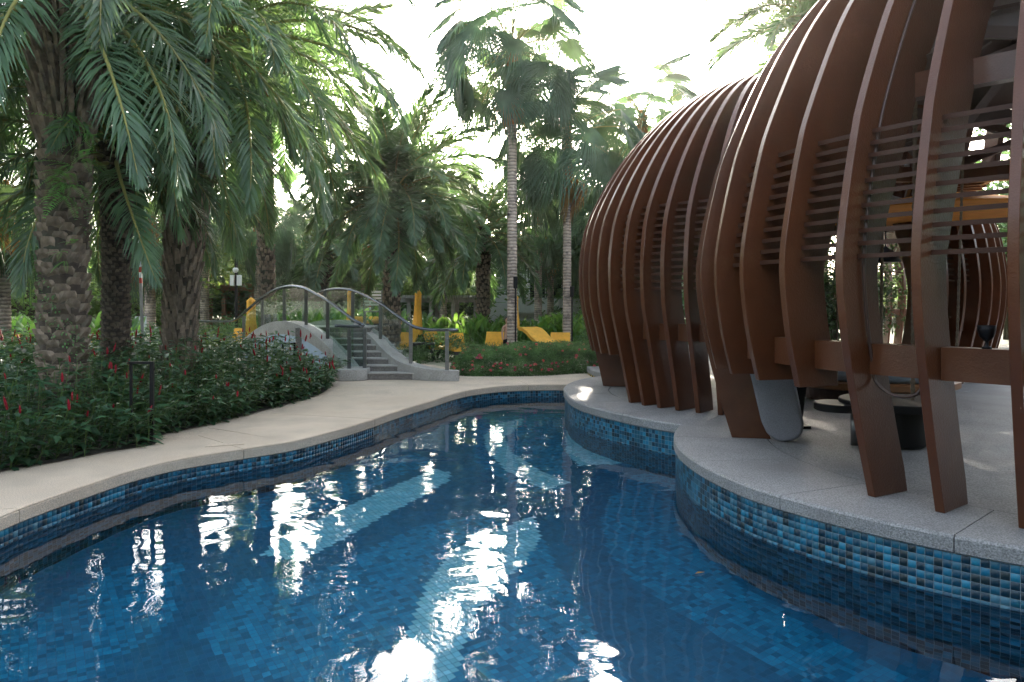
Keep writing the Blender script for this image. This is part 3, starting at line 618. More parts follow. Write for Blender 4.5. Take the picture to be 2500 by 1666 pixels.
# near side: solid wall with a blue recessed arch panel below the coping
tops = [arch(d) for d in ds]
outer = [(near_x(d), d) for d in ds]; inner = [(near_x(d)+.30, d+.10) for d in ds]
mb = MB(); n = len(ds)
for i, d in enumerate(ds):                                       # coping band 0.22 deep
    z = tops[i]; zb = max(0, z-.22)
    for q, zz in ((outer[i], zb), (outer[i], z), (inner[i], z), (inner[i], 0)): mb.v.append(tuple(rel((q[0], q[1], zz))))
for i in range(n-1):
    for k in range(4): mb.f.append((i*4+k, i*4+(k+1) % 4, (i+1)*4+(k+1) % 4, (i+1)*4+k))
mb.f += [(0, 1, 2, 3), ((n-1)*4+3, (n-1)*4+2, (n-1)*4+1, (n-1)*4)]
autosmooth(mb.obj('coping_band', M['concrete'], br), 30)
mb = MB(); xs = ds[1:-1]
for d in xs:
    x_ = near_x(d)+.07; mb.v += [tuple(rel((x_, d+.02, 0))), tuple(rel((x_, d+.02, max(.02, arch(d)-.21))))]
for i in range(len(xs)-1): mb.f.append((2*i, 2*i+2, 2*i+3, 2*i+1))
mb.obj('side_wall', M['concrete'], br)
mb = MB(); xs = [16.2+3.7*i/24 for i in range(25)]
for i, d in enumerate(xs):
    x_ = near_x(d)+.045; t = (d-18.05)/1.9; z = .02+.92*math.sqrt(max(0, 1-t*t)); z = min(z, arch(d)-.25); mb.v += [tuple(rel((x_, d, 0))), tuple(rel((x_, d, max(z, .01))))]
for i in range(24): mb.f.append((2*i, 2*i+2, 2*i+3, 2*i+1))
mb.obj('recessed_panel', M['bluewall'], br)
# near foot plinth, rounded
pp = [(819, 931), (896, 929), (900, 918), (872, 912)]
mb = MB(); pl_ = [(-3.72, 15.28), (-3.55, 15.2), (-3.2, 15.25), (-3.03, 15.4), (-3.03, 15.75), (-3.1, 16.1), (-3.5, 15.95), (-3.74, 15.6)]
m_ = len(pl_); mb.v = [tuple(rel((a, b, 0))) for a, b in pl_]+[tuple(rel((a, b, .235))) for a, b in pl_]
mb.f = [tuple(range(m_))[::-1], tuple(range(m_, 2*m_))]+[(i, (i+1) % m_, m_+(i+1) % m_, m_+i) for i in range(m_)]
autosmooth(mb.obj('plinth', M['concrete'], br, bevel=.02), 40)
# far side parapet: curved foot sweeping right
fo = [Vector(p_) for p_ in ((-1.10, 15.42, .21), (-1.62, 15.62, .24), (-2.2, 16.05, .36), (-2.62, 16.6, .60), (-2.98, 17.2, .84), (-3.45, 17.8, 1.04), (-4.1, 18.5, 1.17), (-4.9, 19.4, 1.10), (-5.7, 20.3, .86), (-6.4, 21.1, .5), (-7.0, 21.8, .2))]
fi = [Vector(p_) for p_ in ((-1.10, 15.22, .21), (-1.75, 15.30, .24), (-2.42, 15.75, .36), (-2.88, 16.35, .60), (-3.26, 17.0, .84), (-3.73, 17.65, 1.04), (-4.4, 18.4, 1.17), (-5.2, 19.3, 1.10), (-6.0, 20.2, .86), (-6.7, 21.0, .5), (-7.3, 21.7, .2))]
fo = catmull(fo, 4); fi = catmull(fi, 4)
parapet('parapet', [(p_.x, p_.y) for p_ in fi], [(p_.x, p_.y) for p_ in fo], [p_.z for p_ in fo])
# steps
ST = .128; TR = .30
for i in range(8):
    y0 = 15.5+i*TR; z = (i+1)*ST; xr = -2.05-.66*(y0-15.5) if i < 3 else -2.43-.70*(y0-16.1)
    xl = -3.05 if i < 2 else near_x(y0)+.28
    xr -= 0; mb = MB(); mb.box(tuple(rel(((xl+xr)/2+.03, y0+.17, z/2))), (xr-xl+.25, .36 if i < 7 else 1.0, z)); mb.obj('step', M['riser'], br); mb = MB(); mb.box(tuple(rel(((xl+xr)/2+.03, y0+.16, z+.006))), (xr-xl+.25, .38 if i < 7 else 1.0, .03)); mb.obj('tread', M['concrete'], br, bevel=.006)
mb = MB()
for i in range(9):
    d = 17.7+i*.33; z = min(1.02, arch(d+.05)-.1); x0 = near_x(d)+.25
    mb.v += [tuple(rel((x0, d, z))), tuple(rel((x0+1.25, d, z)))]
for i in range(8): mb.f.append((2*i, 2*i+1, 2*i+3, 2*i+2))
mb.obj('walkway', M['concrete'], br)
# handrails
def nl(x, d): return d
def online(xpx, off=.14):                  # distance at which a photo column meets the near parapet's middle line
    r = (1250-xpx)/F; return (10.228-r*0+off)/(.88-r) if False else ((-3.5+off)+.88*15.6)/(.88-r)
near_rail = []
for x_, y_ in ((818, 796), (850, 797), (886, 797), (880, 791), (861, 780), (819, 748), (795, 731), (771, 718), (752, 708), (736, 702), (706, 699), (676, 706), (650, 720), (628, 736), (604, 757), (584, 775), (572, 782), (556, 785), (520, 785), (484, 784)):
    d = online(x_) if x_ < 870 and y_ < 795 else 15.5 if x_ > 800 else online(x_); near_rail.append(at(x_, y_, d))
near_rail = [p_-BO for p_ in catmull(near_rail, 3)]
MB().tube(near_rail, .034, 10).obj('handrail', M['rail'], br, smooth=True)
far_rail = []
fm = [((a+b)/2) for a, b in zip(fo, fi)]
def fary(xpx): return min(fm, key=lambda q: abs(1250+F*q.x/q.y-xpx)).y
for x_, y_ in ((1118, 806), (1095, 806), (1060, 806), (1025, 802), (1003, 794), (966, 768), (930, 742), (893, 723), (866, 711), (840, 706), (810, 707), (785, 713), (760, 727), (737, 741), (705, 765), (685, 778)):
    d = fary(x_) if x_ < 1100 else 15.35; far_rail.append(at(x_, y_, d))
far_rail = [p_-BO for p_ in catmull(far_rail, 3)]
MB().tube(far_rail, .034, 10).obj('handrail', M['rail'], br, smooth=True)
# posts and glass
def zat(rail, y): return min(rail, key=lambda q: abs(q.y+17.5-y)).z
def post(x_, y_, z0, z1, m='steel'):
    mb = MB(); mb.box(tuple(rel((x_, y_, (z0+z1)/2))), (.075, .05, z1-z0)); mb.box(tuple(rel((x_+.02, y_-.05, z0+(z1-z0)*.8))), (.05, .06, .03)); mb.box(tuple(rel((x_+.02, y_-.05, z0+(z1-z0)*.25))), (.05, .06, .03)); mb.obj('post', M[m], br)
npd = [15.5, 15.62, 16.55, 17.35, 18.25, 19.25, 20.2]
for k, d in enumerate(npd):
    x_ = -3.42 if k == 0 else near_x(d)+.2 if k != 1 else -3.12
    z1 = zat(near_rail[8:], d) if k > 1 else 1.09
    post(x_, d, (arch(d) if k > 1 else .235)-.01, z1-.02)
def pane(a, b, za0, zb0, za1, zb1, seg=6, zf=None):
    mb = MB(); a = Vector(a); b = Vector(b); t = (b-a).normalized(); nn = Vector((-t.y, t.x, 0))*.006
    for i in range(seg+1):
        q = a+(b-a)*i/seg; z0, z1 = zf(q.y) if zf else (za0+(zb0-za0)*i/seg, za1+(zb1-za1)*i/seg)
        for s in (-1, 1): mb.v += [tuple(rel((q.x+nn.x*s, q.y+nn.y*s, z0))), tuple(rel((q.x+nn.x*s, q.y+nn.y*s, z1)))]
    for i in range(seg):
        a_ = i*4; mb.f += [(a_, a_+4, a_+5, a_+1), (a_+2, a_+3, a_+7, a_+6), (a_+1, a_+5, a_+7, a_+3), (a_, a_+2, a_+6, a_+4)]
    mb.f += [(0, 1, 3, 2), (seg*4, seg*4+2, seg*4+3, seg*4+1)]; mb.obj('glass_pane', M['glass'], br)
for d0, d1 in zip(npd[1:-1], npd[2:]):
    pane((near_x(d0+.06)+.2, d0+.06, 0), (near_x(d1-.06)+.2, d1-.06, 0), 0, 0, 0, 0, zf=lambda y: (arch(y)+.05, zat(near_rail[8:], y)-.05))
pane((-3.74, 15.40, 0), (-3.46, 15.42, 0), .3, .3, 1.03, 1.03); pane((-3.38, 15.45, 0), (-3.14, 15.58, 0), .28, .28, 1.05, 1.05)
fpx = [1099, 1009, 932, 862, 795, 740]
fp = [min(fm, key=lambda q: abs(1250+F*q.x/q.y-px_)) for px_ in fpx]
def fz(y): return min(fm, key=lambda q: abs(q.y-y)).z
for q in fp: post(q.x, q.y, q.z-.01, zat(far_rail, q.y)-.02)
for a, b in zip(fp[:-1], fp[1:]):
    t = (b-a).normalized()*.05; pane((a.x+t.x, a.y+t.y, 0), (b.x-t.x, b.y-t.y, 0), 0, 0, 0, 0, zf=lambda y: (fz(y)+.05, zat(far_rail, y)-.05))
# white ladder-like pole behind the bridge, pool corner beyond
# ================================================================= red ginger bed
bed_poly = [(p.x, p.y) for p in bedcurve]+[(-3.9, 15.2), (-6, 17), (-16, 17), (-18, 3)]
soil = sheet('planting_bed', [(p[0], p[1]) for p in bed_poly], [], .012, M['soil'])
hb = empty('ginger_hedge', (-6, 10, 0), 'dense dark green glossy shrub bed with upright crimson flower spikes along the path', 'hedge')
poly = [(p.x+.03, p.y-.03) for p in bedcurve]+[(-3.9, 15.0), (-5.2, 15.6), (-13, 16), (-14, 1)]
bx = np.array([p.x for p in bedcurve]); by = np.array([p.y for p in bedcurve])
N0 = 6800; sx = rng.uniform(-13, -3.3, N0); sy = rng.uniform(3.5, 15.6, N0)
k = inpoly(sx, sy, poly) & (sx/sy > -.80) ; sx = sx[k]; sy = sy[k]
dist = np.array([np.min(np.hypot(bx-a, by-b)) for a, b in zip(sx, sy)])
keep = (rng.random(len(sx)) < np.where(dist < .9, 1.0, .55)); sx = sx[keep]; sy = sy[keep]; dist = dist[keep]
nS = len(sx); lump = np.array([math.sin(a*1.7+1)*math.cos(b*1.3) for a, b in zip(sx, sy)])
H = np.clip(.42+dist*.62, .3, 1.0)*rng.uniform(.78, 1.12, nS)+.07*lump
endf = np.clip((sx+5.2)/2.2, 0, 1)*np.clip((sy-12.5)/2, 0, 1); H *= 1-.15*endf
# outward lean at the front edge
ni = np.array([np.argmin(np.hypot(bx-a, by-b)) for a, b in zip(sx, sy)]); ox = bx[ni]-sx; oy = by[ni]-sy; ol_ = np.maximum(np.hypot(ox, oy), .05)
lean = np.clip(.34-dist*.45, 0, .3); la = rng.uniform(0, 2*np.pi, nS); lr = rng.uniform(0, .22, nS)
lx = ox/ol_*lean+np.cos(la)*lr; ly = oy/ol_*lean+np.sin(la)*lr
P = []; D = []; Nn = []; L = []; W = []; sv = []; sf = []
for i in range(nS):
    nl_ = int(rng.integers(11, 17)); t = np.linspace(.06 if dist[i] < .7 else .25, 1, nl_)
    px_ = sx[i]+lx[i]*t**1.5; py_ = sy[i]+ly[i]*t**1.5; pz_ = H[i]*t-.10*np.hypot(lx[i], ly[i])*t**2
    a = np.arange(nl_)*2.4+rng.uniform(0, 6.28); e = rng.uniform(-.25, .55, nl_)
    P.append(np.c_[px_, py_, pz_]); D.append(np.c_[np.cos(a), np.sin(a), e]); Nn.append(np.c_[rng.normal(0, .25, nl_), rng.normal(0, .25, nl_), np.ones(nl_)])
    l_ = rng.uniform(.11, .18, nl_); L.append(l_); W.append(l_*rng.uniform(.36, .46, nl_))
    if dist[i] < 1.6:
        b = len(sv); 
        for tt in (0, .5, .95):
            c_ = np.array([sx[i]+lx[i]*tt**1.5, sy[i]+ly[i]*tt**1.5, H[i]*tt])
            for q in ((.005, 0, 0), (-.0025, .0045, 0), (-.0025, -.0045, 0)): sv.append(c_+np.array(q))
        for j in (0, 3):
            for q in range(3): sf.append((b+j+q, b+j+(q+1) % 3, b+j+3+(q+1) % 3, b+j+3+q))
v, f = leaves(np.concatenate(P), np.concatenate(D), np.concatenate(Nn), np.concatenate(L), np.concatenate(W), g=.22)
o = mesh_obj('foliage', fast('foliage', v-np.array([-6, 10, 0]), f, M['ginger']), hb); o['kind'] = 'stuff'
o = mesh_obj('stems', fast('stems', np.array(sv)-np.array([-6, 10, 0]), sf, M['stemgreen']), hb); o['kind'] = 'stuff'
def spike_mesh(n, h):
    mb = MB(); pr = []
    for i in range(n+1):
        t = i/n; r = .017*math.sin(math.pi*min(1, .16+t*.84))**.7*(1 if i % 2 else .78)+.001; pr.append((r, t*h))
    mb.lathe((0, 0, 0), pr, 8); return mb.mesh('flower_spike', M['spike'], True)
spm = [spike_mesh(12, .13), spike_mesh(14, .17), spike_mesh(9, .09)]
cand = [i for i in range(nS) if H[i] > .35]; rng.shuffle(cand); cnt = 0
order = sorted(cand, key=lambda i: sy[i]+rng.uniform(0, 3.5))
for i in order[:]:
    if cnt >= 175: break
    if rng.random() > .16: continue
    xs_ = 1250+F*sx[i]/sy[i]
    if xs_ < -20: continue
    o = mesh_obj('flower_spike', spm[int(rng.integers(0, 3))], hb, (sx[i]+lx[i]+6, sy[i]+ly[i]-10, H[i]-.10*math.hypot(lx[i], ly[i])+rng.uniform(-.02, .05)), (rng.normal(lx[i]*.3, .2), rng.normal(.1, .2), 0), rng.uniform(.55, .95)); cnt += 1
for i in range(45):                     # the far crest of the bed, a row of spikes against the garden
    x_ = rng.uniform(5, 800); d = rng.uniform(12.3, 15.2); q = at(x_, 0, d)
    if not inpoly([q.x], [q.y], poly)[0]: continue
    mesh_obj('flower_spike', spm[int(rng.integers(0, 3))], hb, (q.x+6, q.y-10, rng.uniform(.88, 1.02)), (rng.normal(0, .25), rng.normal(0, .25), 0), rng.uniform(.6, 1.0))
# ---- bollard lights: open black frames
def bollard(loc, h, rz, label):
    r = empty('bollard_light', loc, label, 'bollard light', rz=rz)
    MB().box((-.115, 0, h/2), (.028, .028, h)).obj('post', M['black'], r); MB().box((.115, 0, h/2), (.04, .05, h)).obj('post', M['black'], r)
    MB().box((0, 0, h+.014), (.27, .055, .028)).obj('lamp_head', M['black'], r); MB().box((0, 0, .0095), (.32, .09, .015)).obj('base_plate', M['black'], r)
x_, y_ = gp(352, 1087); bollard((x_-.04, y_+.02, .012), .93, R(8), 'tall open black frame bollard light at the edge of the shrub bed by the path')
x_, y_ = gp(744, 945); bollard((x_-.4, y_+.3, .012), .80, R(5), 'black frame bollard light half hidden by flowers before the footbridge wall')
# ================================================================= pink flowered low hedge
hx = empty('flowering_hedge', (0, 17.3, 0), 'low clipped green hedge dotted with pink blossoms beyond the pool', 'hedge')
hp = [Vector((*gp(x, y), 0)) for x, y in ((1100, 905), (1118, 917), (1180, 919), (1262, 919), (1340, 917), (1400, 913), (1470, 912), (1560, 912))]
fr = catmull(hp, 6); fx_ = np.array([p.x for p in fr]); fy_ = np.array([p.y for p in fr])
def hedge_pts(n):
    x = rng.uniform(fx_.min(), fx_.max(), n); y0 = np.interp(x, fx_, fy_); dep = rng.random(n)*2.6; u = rng.random(n)
    top = .52+.04*np.sin(x*2.3)+.04*np.sin(x*5.1+dep*3); prof = top*np.clip(np.sqrt(np.clip(dep/.55, 0, 1)), .25, 1)
    face = rng.random(n) < .5
    z = np.where(face, prof*u, prof*(.88+.2*u)); y = np.where(face, y0+.05+.55*(z/top)**2*rng.uniform(.8, 1.2, n), y0+dep)
    e = np.clip((x-fx_.min())/.5, 0, 1); z *= np.sqrt(np.clip(e, .05, 1)); return x, y, z
n = 52000; x, y, z = hedge_pts(n); d = rdir(n, .35); d[:, 1] -= .25
v, f = leaves(np.c_[x, y-17.3, z], d, rdir(n, .6), rng.uniform(.035, .065, n), rng.uniform(.014, .022, n), g=.1)
o = mesh_obj('foliage', fast('foliage', v, f, M['lantana']), hx); o['kind'] = 'stuff'
n = 900; x = rng.uniform(fx_.min(), fx_.max(), n); y = np.interp(x, fx_, fy_)+rng.uniform(.4, 2.6, n)     # wispy shoots over the top
z0_ = .49+.0*x; P = []; D = []
for i in range(n):
    h_ = rng.uniform(.04, .13)
    for t in np.linspace(0, 1, 6): P.append((x[i], y[i]-17.3, z0_[i]+h_*t)); a = rng.uniform(0, 6.28); D.append((math.cos(a), math.sin(a), 1.1))
v, f = leaves(P, D, rdir(len(P), 1), np.full(len(P), .045), np.full(len(P), .013)); o = mesh_obj('shoots', fast('shoots', v, f, M['lantana']), hx); o['kind'] = 'stuff'
dd = rdir(26); v, f = leaves(np.zeros((26, 3)), norm(dd+np.array([0, -.6, .3])), rdir(26), np.full(26, .035), np.full(26, .026), g=0)
blo = fast('blossom', v, f, M['pink'])
x, y, z = hedge_pts(130)
for i in range(105): mesh_obj('blossom', blo, hx, (x[i], y[i]-17.3-.05, max(.1, z[i])+.03), (rng.uniform(-.5, .5), 0, rng.uniform(0, 6)), rng.uniform(.8, 1.4))
# ================================================================= palms
def date_frond(e0, L=3.0, droop=1.3, n=84, seed=0, wd=.030, lf=.50, g2=.62):
    r = np.random.default_rng(seed); NS = 26; t = np.linspace(0, 1, NS); e = e0-droop*t**1.25; e = np.maximum(e, -R(88)); ds_ = L/(NS-1)
    x = np.concatenate([[0], np.cumsum(np.cos(e[:-1])*ds_)]); z = np.concatenate([[0], np.cumsum(np.sin(e[:-1])*ds_)]); yb = .12*L*(r.random()-.5)*t**2
    mb = MB(); mb.tube([(x[i], yb[i], z[i]) for i in range(NS)], [.030*(1-t[i])**.8+.004 for i in range(NS)], 4)
    V_ = [np.array(mb.v)]; Fq = [q for q in mb.f if len(q) == 4]; nb = len(mb.v); tv = []; tf = []
    for side in (-1, 1):
        tt = np.linspace(.13, .995, n)+r.normal(0, .003, n); tt = np.clip(tt, .1, 1)
        px = np.interp(tt, t, x); pz2 = np.interp(tt, t, z); py = np.interp(tt, t, yb); ee = np.interp(tt, t, e)
        T = np.c_[np.cos(ee), np.zeros(n), np.sin(ee)]; U = np.c_[-np.sin(ee), np.zeros(n), np.cos(ee)]; S = np.c_[np.zeros(n), np.full(n, side), np.zeros(n)]
        a = R(62)-R(44)*((tt-.13)/.87)**1.5+r.normal(0, .07, n); b = R(22)*r.normal(0, 1, n)+R(12)
        D = T*np.cos(a)[:, None]+S*(np.sin(a)*np.cos(b))[:, None]+U*(np.sin(a)*np.sin(b))[:, None]
        l = lf*(np.sin(np.pi*np.clip(tt*.86+.12, 0, 1))**.55)*r.uniform(.85, 1.1, n)*(L/3)
        Wv = norm(np.cross(D, U+.5*r.normal(0, 1, (n, 3)))); P_ = np.c_[px, py, pz2]; g = np.array([0, 0, -1.])*(l*.5)[:, None]
        w2 = wd/2
        m1 = P_+D*(l*.5)[:, None]+g*.16; tip = P_+D*l[:, None]*.95+g*g2
        vv = np.stack([P_-Wv*w2*.4, P_+Wv*w2*.4, m1-Wv*w2, m1+Wv*w2, tip], 1).reshape(-1, 3)
        b0 = nb+sum(len(q) for q in tv); bi = (b0+np.arange(n)*5)[:, None]
        tf.append((bi[:, None, :]+np.array([[0, 1, 3], [0, 3, 2], [2, 3, 4]])[None]).reshape(-1, 3)); tv.append(vv)
    verts = np.concatenate([V_[0]]+tv); tri = np.concatenate(tf); q = np.array(Fq); q2 = np.concatenate([q[:, [0, 1, 2]], q[:, [0, 2, 3]]])
    return fast('frond', verts, np.concatenate([q2, tri]), None, mats=[M['rachis'], M['date']], midx=[0]*len(q2)+[1]*len(tri))
ELS = [78, 60, 42, 24, 6, -14, -36]
DFAR = {e: [date_frond(R(e), seed=400+10*i+j, droop=[.65, .9, 1.2, 1.25, 1.2, 1.0, .75][i]+.2*j, wd=.054, lf=.60, n=92, g2=.22) for j in range(2)] for i, e in enumerate(ELS)}
DF = {e: [date_frond(R(e), seed=10*i+j, droop=[1.0, 1.25, 1.5, 1.5, 1.35, 1.1, .8][i]+.25*j) for j in range(2)] for i, e in enumerate(ELS)}
def fan_frond(e0, pet=1.15, Rr=.98, seed=0, m='fan', span=88, segs=36, droop=.5):
    r = np.random.default_rng(seed); NS = 7; t = np.linspace(0, 1, NS); e = e0-.45*t; ds_ = pet/(NS-1)
    x = np.concatenate([[0], np.cumsum(np.cos(e[:-1])*ds_)]); z = np.concatenate([[0], np.cumsum(np.sin(e[:-1])*ds_)])
    mb = MB(); mb.tube([(x[i], 0, z[i]) for i in range(NS)], [.016, .014, .013, .012, .011, .010, .009], 4)
    ee = e[-1]-(.85 if R(-20) < e0 < R(68) else .45); T = np.array([math.cos(ee), 0, math.sin(ee)]); U = np.array([-math.sin(ee), 0, math.cos(ee)]); S = np.array([0, 1., 0]); hub = np.array([x[-1], 0, z[-1]])
    q = [f for f in mb.f if len(f) == 4]; tri = [(a, b, c) for a, b, c, d in q]+[(a, c, d) for a, b, c, d in q]; nst = len(tri); v = list(map(np.array, mb.v))
    for i in range(segs):
        a0 = R(-span+2*span*i/segs); a1 = R(-span+2*span*(i+1)/segs); am = (a0+a1)/2; l = Rr*(1-.22*(abs(am)/R(span))**2)*r.uniform(.9, 1.08)
        cup = .10*math.cos(am)+.16*abs(math.sin(am))
        def pt(a, rr, fold, dr): return hub+(T*math.cos(a)+S*math.sin(a))*rr+U*(fold-cup*rr*rr*.35)+np.array([0, 0, -1])*dr
        f_ = .030; b = len(v); jit = r.normal(0, .05)
        rows = [(.06, 0), (.34*l, .015*l), (.74*l, .10*l*(.5+droop)), (l, .36*l*droop*(1+r.random()))]
        for k, (rr, dr) in enumerate(rows):
            if k < 2: v += [pt(a0, rr, 0, dr), pt(am, rr, f_*rr*1.6, dr), pt(a1, rr, 0, dr)]
            elif k == 2: da = (a1-a0)*.20; am2 = am+jit*.3; v += [pt(am2-da, rr, 0, dr), pt(am2, rr, .02, dr), pt(am2+da, rr, 0, dr)]
            else: v.append(pt(am+jit, rr*.96, 0, dr))
        for k in range(2):
            c = b+3*k
            for s in (0, 1): tri += [(c+s, c+s+1, c+s+4), (c+s, c+s+4, c+s+3)]
        tri += [(b+6, b+7, b+9), (b+7, b+8, b+9)]
    return fast('frond', np.array(v), np.array(tri), None, mats=[M['rachis'], M[m]], midx=[0]*nst+[1]*(len(tri)-nst))
FELS = [75, 52, 30, 8, -18, -45, -68]
FF = {e: [fan_frond(R(e), seed=30*i+j, droop=.35+.09*i) for j in range(2)] for i, e in enumerate(FELS)}
FD = [fan_frond(R(-62), seed=900+j, m='deadfan', droop=1.1, Rr=.7, pet=.6) for j in range(2)]
def trunk_mesh(pts, rs, m, n=20, noise=.06, ring=0, name='trunk'):
    pts = catmull([Vector(p) for p in pts], 10); N_ = len(pts); rr = np.interp(np.linspace(0, 1, N_), np.linspace(0, 1, len(rs)), rs); mb = MB()
    dense = []; dr = []
    K = 3 if ring else 2
    for i in range(N_-1):
        for k in range(K): dense.append(pts[i].lerp(pts[i+1], k/K)); dr.append(rr[i]+(rr[i+1]-rr[i])*k/K)
    dense.append(pts[-1]); dr.append(rr[-1]); b = 0
    for i, p in enumerate(dense):
        for k in range(n):
            a = 2*math.pi*k/n; q = 1+noise*(math.sin(a*3+p.z*5)*.4+random.uniform(-1, 1)*.6)+(ring*(1 if i % 2 else -1))
            mb.v.append((p.x+dr[i]*q*math.cos(a), p.y+dr[i]*q*math.sin(a), p.z))
    for i in range(len(dense)-1):
        for k in range(n): mb.f.append((i*n+k, i*n+(k+1) % n, (i+1)*n+(k+1) % n, (i+1)*n+k))
    mb.f.append(tuple((len(dense)-1)*n+k for k in range(n))); return mb.mesh(name, m, True)
def boss_mesh(l, w, h, up, name='leaf_base'):
    """old leaf base: a woody wedge, local x outward, z up"""
    mb = MB(); v = [(-.02, -w/2, -l*.5), (-.02, w/2, -l*.5), (h*.75, w*.36, l*.18), (h*.75, -w*.36, l*.18), (h+up*.35, w*.24, l*.5+up), (h+up*.35, -w*.24, l*.5+up), (h*.35+up*.2, w*.26, l*.5+up*.9), (h*.35+up*.2, -w*.26, l*.5+up*.9), (-.02, w/2, l*.3), (-.02, -w/2, l*.3)]
    v = [(a+random.uniform(-1, 1)*h*.12, b+random.uniform(-1, 1)*w*.07, c) for a, b, c in v]
    mb.add(v, [(0, 3, 2, 1), (3, 5, 4, 2), (5, 7, 6, 4), (7, 9, 8, 6), (1, 2, 8), (2, 4, 6, 8), (0, 9, 3), (3, 9, 7, 5)]); return mb.mesh(name, M['boot'])
def crown(root, top, n, kind, scale, els, az0=0, gap=None, dead=0, jit=8, twist=.3, rad0=.12):
    twist = .14 if kind == 'far' else twist
    meshes = DFAR if kind == 'far' else DF if kind == 'date' else FF
    for i in range(n):
        az = az0+i*137.5+random.uniform(-jit, jit); e = els(i/(n-1)) if callable(els) else els[i % len(els)]
        if gap and gap(az % 360, e): continue
        key = min(meshes, key=lambda q: abs(q-e)); me = random.choice(meshes[key]); a = R(az); ze = top.z-.45*(1-(e+60)/140)*(scale)
        mesh_obj('frond', me, root, (top.x+rad0*math.cos(a), top.y+rad0*math.sin(a), ze), (random.uniform(-twist, twist), random.uniform(-.1, .1), a), scale*random.uniform(.86, 1.1))
    for i in range(dead):
        a = random.uniform(0, 6.28); mesh_obj('frond', FD[i % 2], root, (top.x+rad0*math.cos(a), top.y+rad0*math.sin(a), top.z-.75*scale), (0, 0, a), scale*random.uniform(.7, 1))
def put_bosses(root, pts, rs, z0, z1, dz, per, me_list, tilt=0, parts=True, sc=1.0, cap=300):
    pts = catmull([Vector(p) for p in pts], 10); zs = [p.z for p in pts]; rr = np.interp(np.linspace(0, 1, len(pts)), np.linspace(0, 1, len(rs)), rs)
    z = z0; row = 0; out = []
    while z < z1:
        i = min(range(len(pts)), key=lambda k: abs(zs[k]-z)); p = pts[i]; r = rr[i]
        for k in range(per): out.append((p, r, z+random.uniform(-.4, .4)*dz, 2*math.pi*(k+.5*(row % 2)+random.uniform(-.1, .1))/per))
        z += dz; row += 1
    if parts:
        for p, r, zz, a in out[:cap]: mesh_obj('leaf_base', random.choice(me_list), root, (p.x+r*.93*math.cos(a), p.y+r*.93*math.sin(a), zz), (0, -tilt+random.uniform(-.1, .1), a), sc*random.uniform(.85, 1.15))
    else:
        V_ = []; F_ = []
        for p, r, zz, a in out:
            me = random.choice(me_list); b = len(V_); s = sc*random.uniform(.85, 1.15); ca, sa = math.cos(a), math.sin(a)
            for v in me.vertices: x, y, q = v.co*s; V_.append((p.x+(r*.93+x)*ca-y*sa, p.y+(r*.93+x)*sa+y*ca, zz+q))
            F_ += [tuple(b+i for i in f.vertices) for f in me.polygons]
        m = bpy.data.meshes.new('leaf_bases'); m.from_pydata(V_, [], F_); m.materials.append(me_list[0].materials[0]); o = mesh_obj('leaf_bases', m, root); o['kind'] = 'stuff'
BP1 = [boss_mesh(.17, .20, .075, .0) for _ in range(5)]; BP3 = [boss_mesh(.20, .10, .06, .10) for _ in range(5)]; BLONG = [boss_mesh(.25, .085, .07, .30) for _ in range(4)]; BSM = [boss_mesh(.08, .09, .035, .01) for _ in range(4)]
BST = [boss_mesh(.13, .11, .05, .04) for _ in range(4)]
palms = 'palms standing in the resort garden'
std = lambda u: 78-120*u**.9
# big foreground date palm, leaning trunk with ferns
def date_palm(base, top, label, rs, tm, n=42, scale=1.0, els=std, boss=None, az0=0, gap=None, mid=None, group='date palms around the pool'):
    base = Vector(base); r = empty('date_palm', base, label, 'palm tree', group); t = Vector(top)-base
    pts = [Vector((0, 0, 0)), (Vector(mid)-base) if mid else t*.5, t]
    mesh_obj('trunk', trunk_mesh(pts, rs, M[tm]), r)
    if boss: boss(r, pts)
    crown(r, t, n, 'far' if base.y > 15 else 'date', scale, els, az0, gap); return r
def b1(r, pts): put_bosses(r, pts, [.26, .265, .30], .1, 3.55, .145, 11, BP1, tilt=.0); put_bosses(r, pts, [.27, .26, .30], 3.6, 5.6, .16, 11, BLONG, tilt=.22, parts=False, sc=1.05)
d1 = 9.4
p1b = at(146*V, 0, d1); p1b.z = .01; p1t = at(160*V, -110, d1)
date_palm(p1b, p1t, 'massive foreground date palm with knobbly fern grown trunk rising from the red flowered bed', [.27, .27, .30], 'trunk', 46, 1.28, lambda u: 66-112*u, b1, 20, mid=at(146*V, 560, d1))
# ferns on its trunk
fm_ = bpy.data.meshes.new('x')
def fern_frond(L=.38, n=15, seed=0):
    r = np.random.default_rng(seed); t = np.linspace(.08, 1, n); P=[];D=[];Nn=[];Ls=[]
    for s in (-1, 1):
        for q in t:
            x = L*q; z = .10*L*q-.5*L*q*q; P.append((x, 0, z)); D.append((.35, s, -.1)); Nn.append((0, 0, 1)); Ls.append(.085*math.sin(math.pi*min(1, q*.8+.15))+.012)
    v, f = leaves(P, D, Nn, Ls, np.full(len(P), .018), g=.1); return fast('fern_frond', v, f, M['fern'])
FNM = [fern_frond(seed=i, L=.40+.08*i) for i in range(3)]
fern = empty('fern', (p1b.x, p1b.y, 2.6), 'bright green ferns growing on the trunk of the massive foreground palm', 'fern')
for x_, y_ in ((185, 292), (200, 305), (190, 330), (165, 380), (150, 395), (172, 425), (145, 420), (195, 365), (150, 450), (140, 580), (150, 600), (170, 560)):
    q = at(x_*V, y_*V, d1-.36)
    for k in range(4): mesh_obj('fern_frond', random.choice(FNM), fern, Vector((q.x-p1b.x, q.y-p1b.y, q.z-2.6)), (random.uniform(-.4, .4), random.uniform(-.7, .6), R(-90+random.uniform(-75, 75))), random.uniform(.5, 1.0) if y_ < 500 else .35)
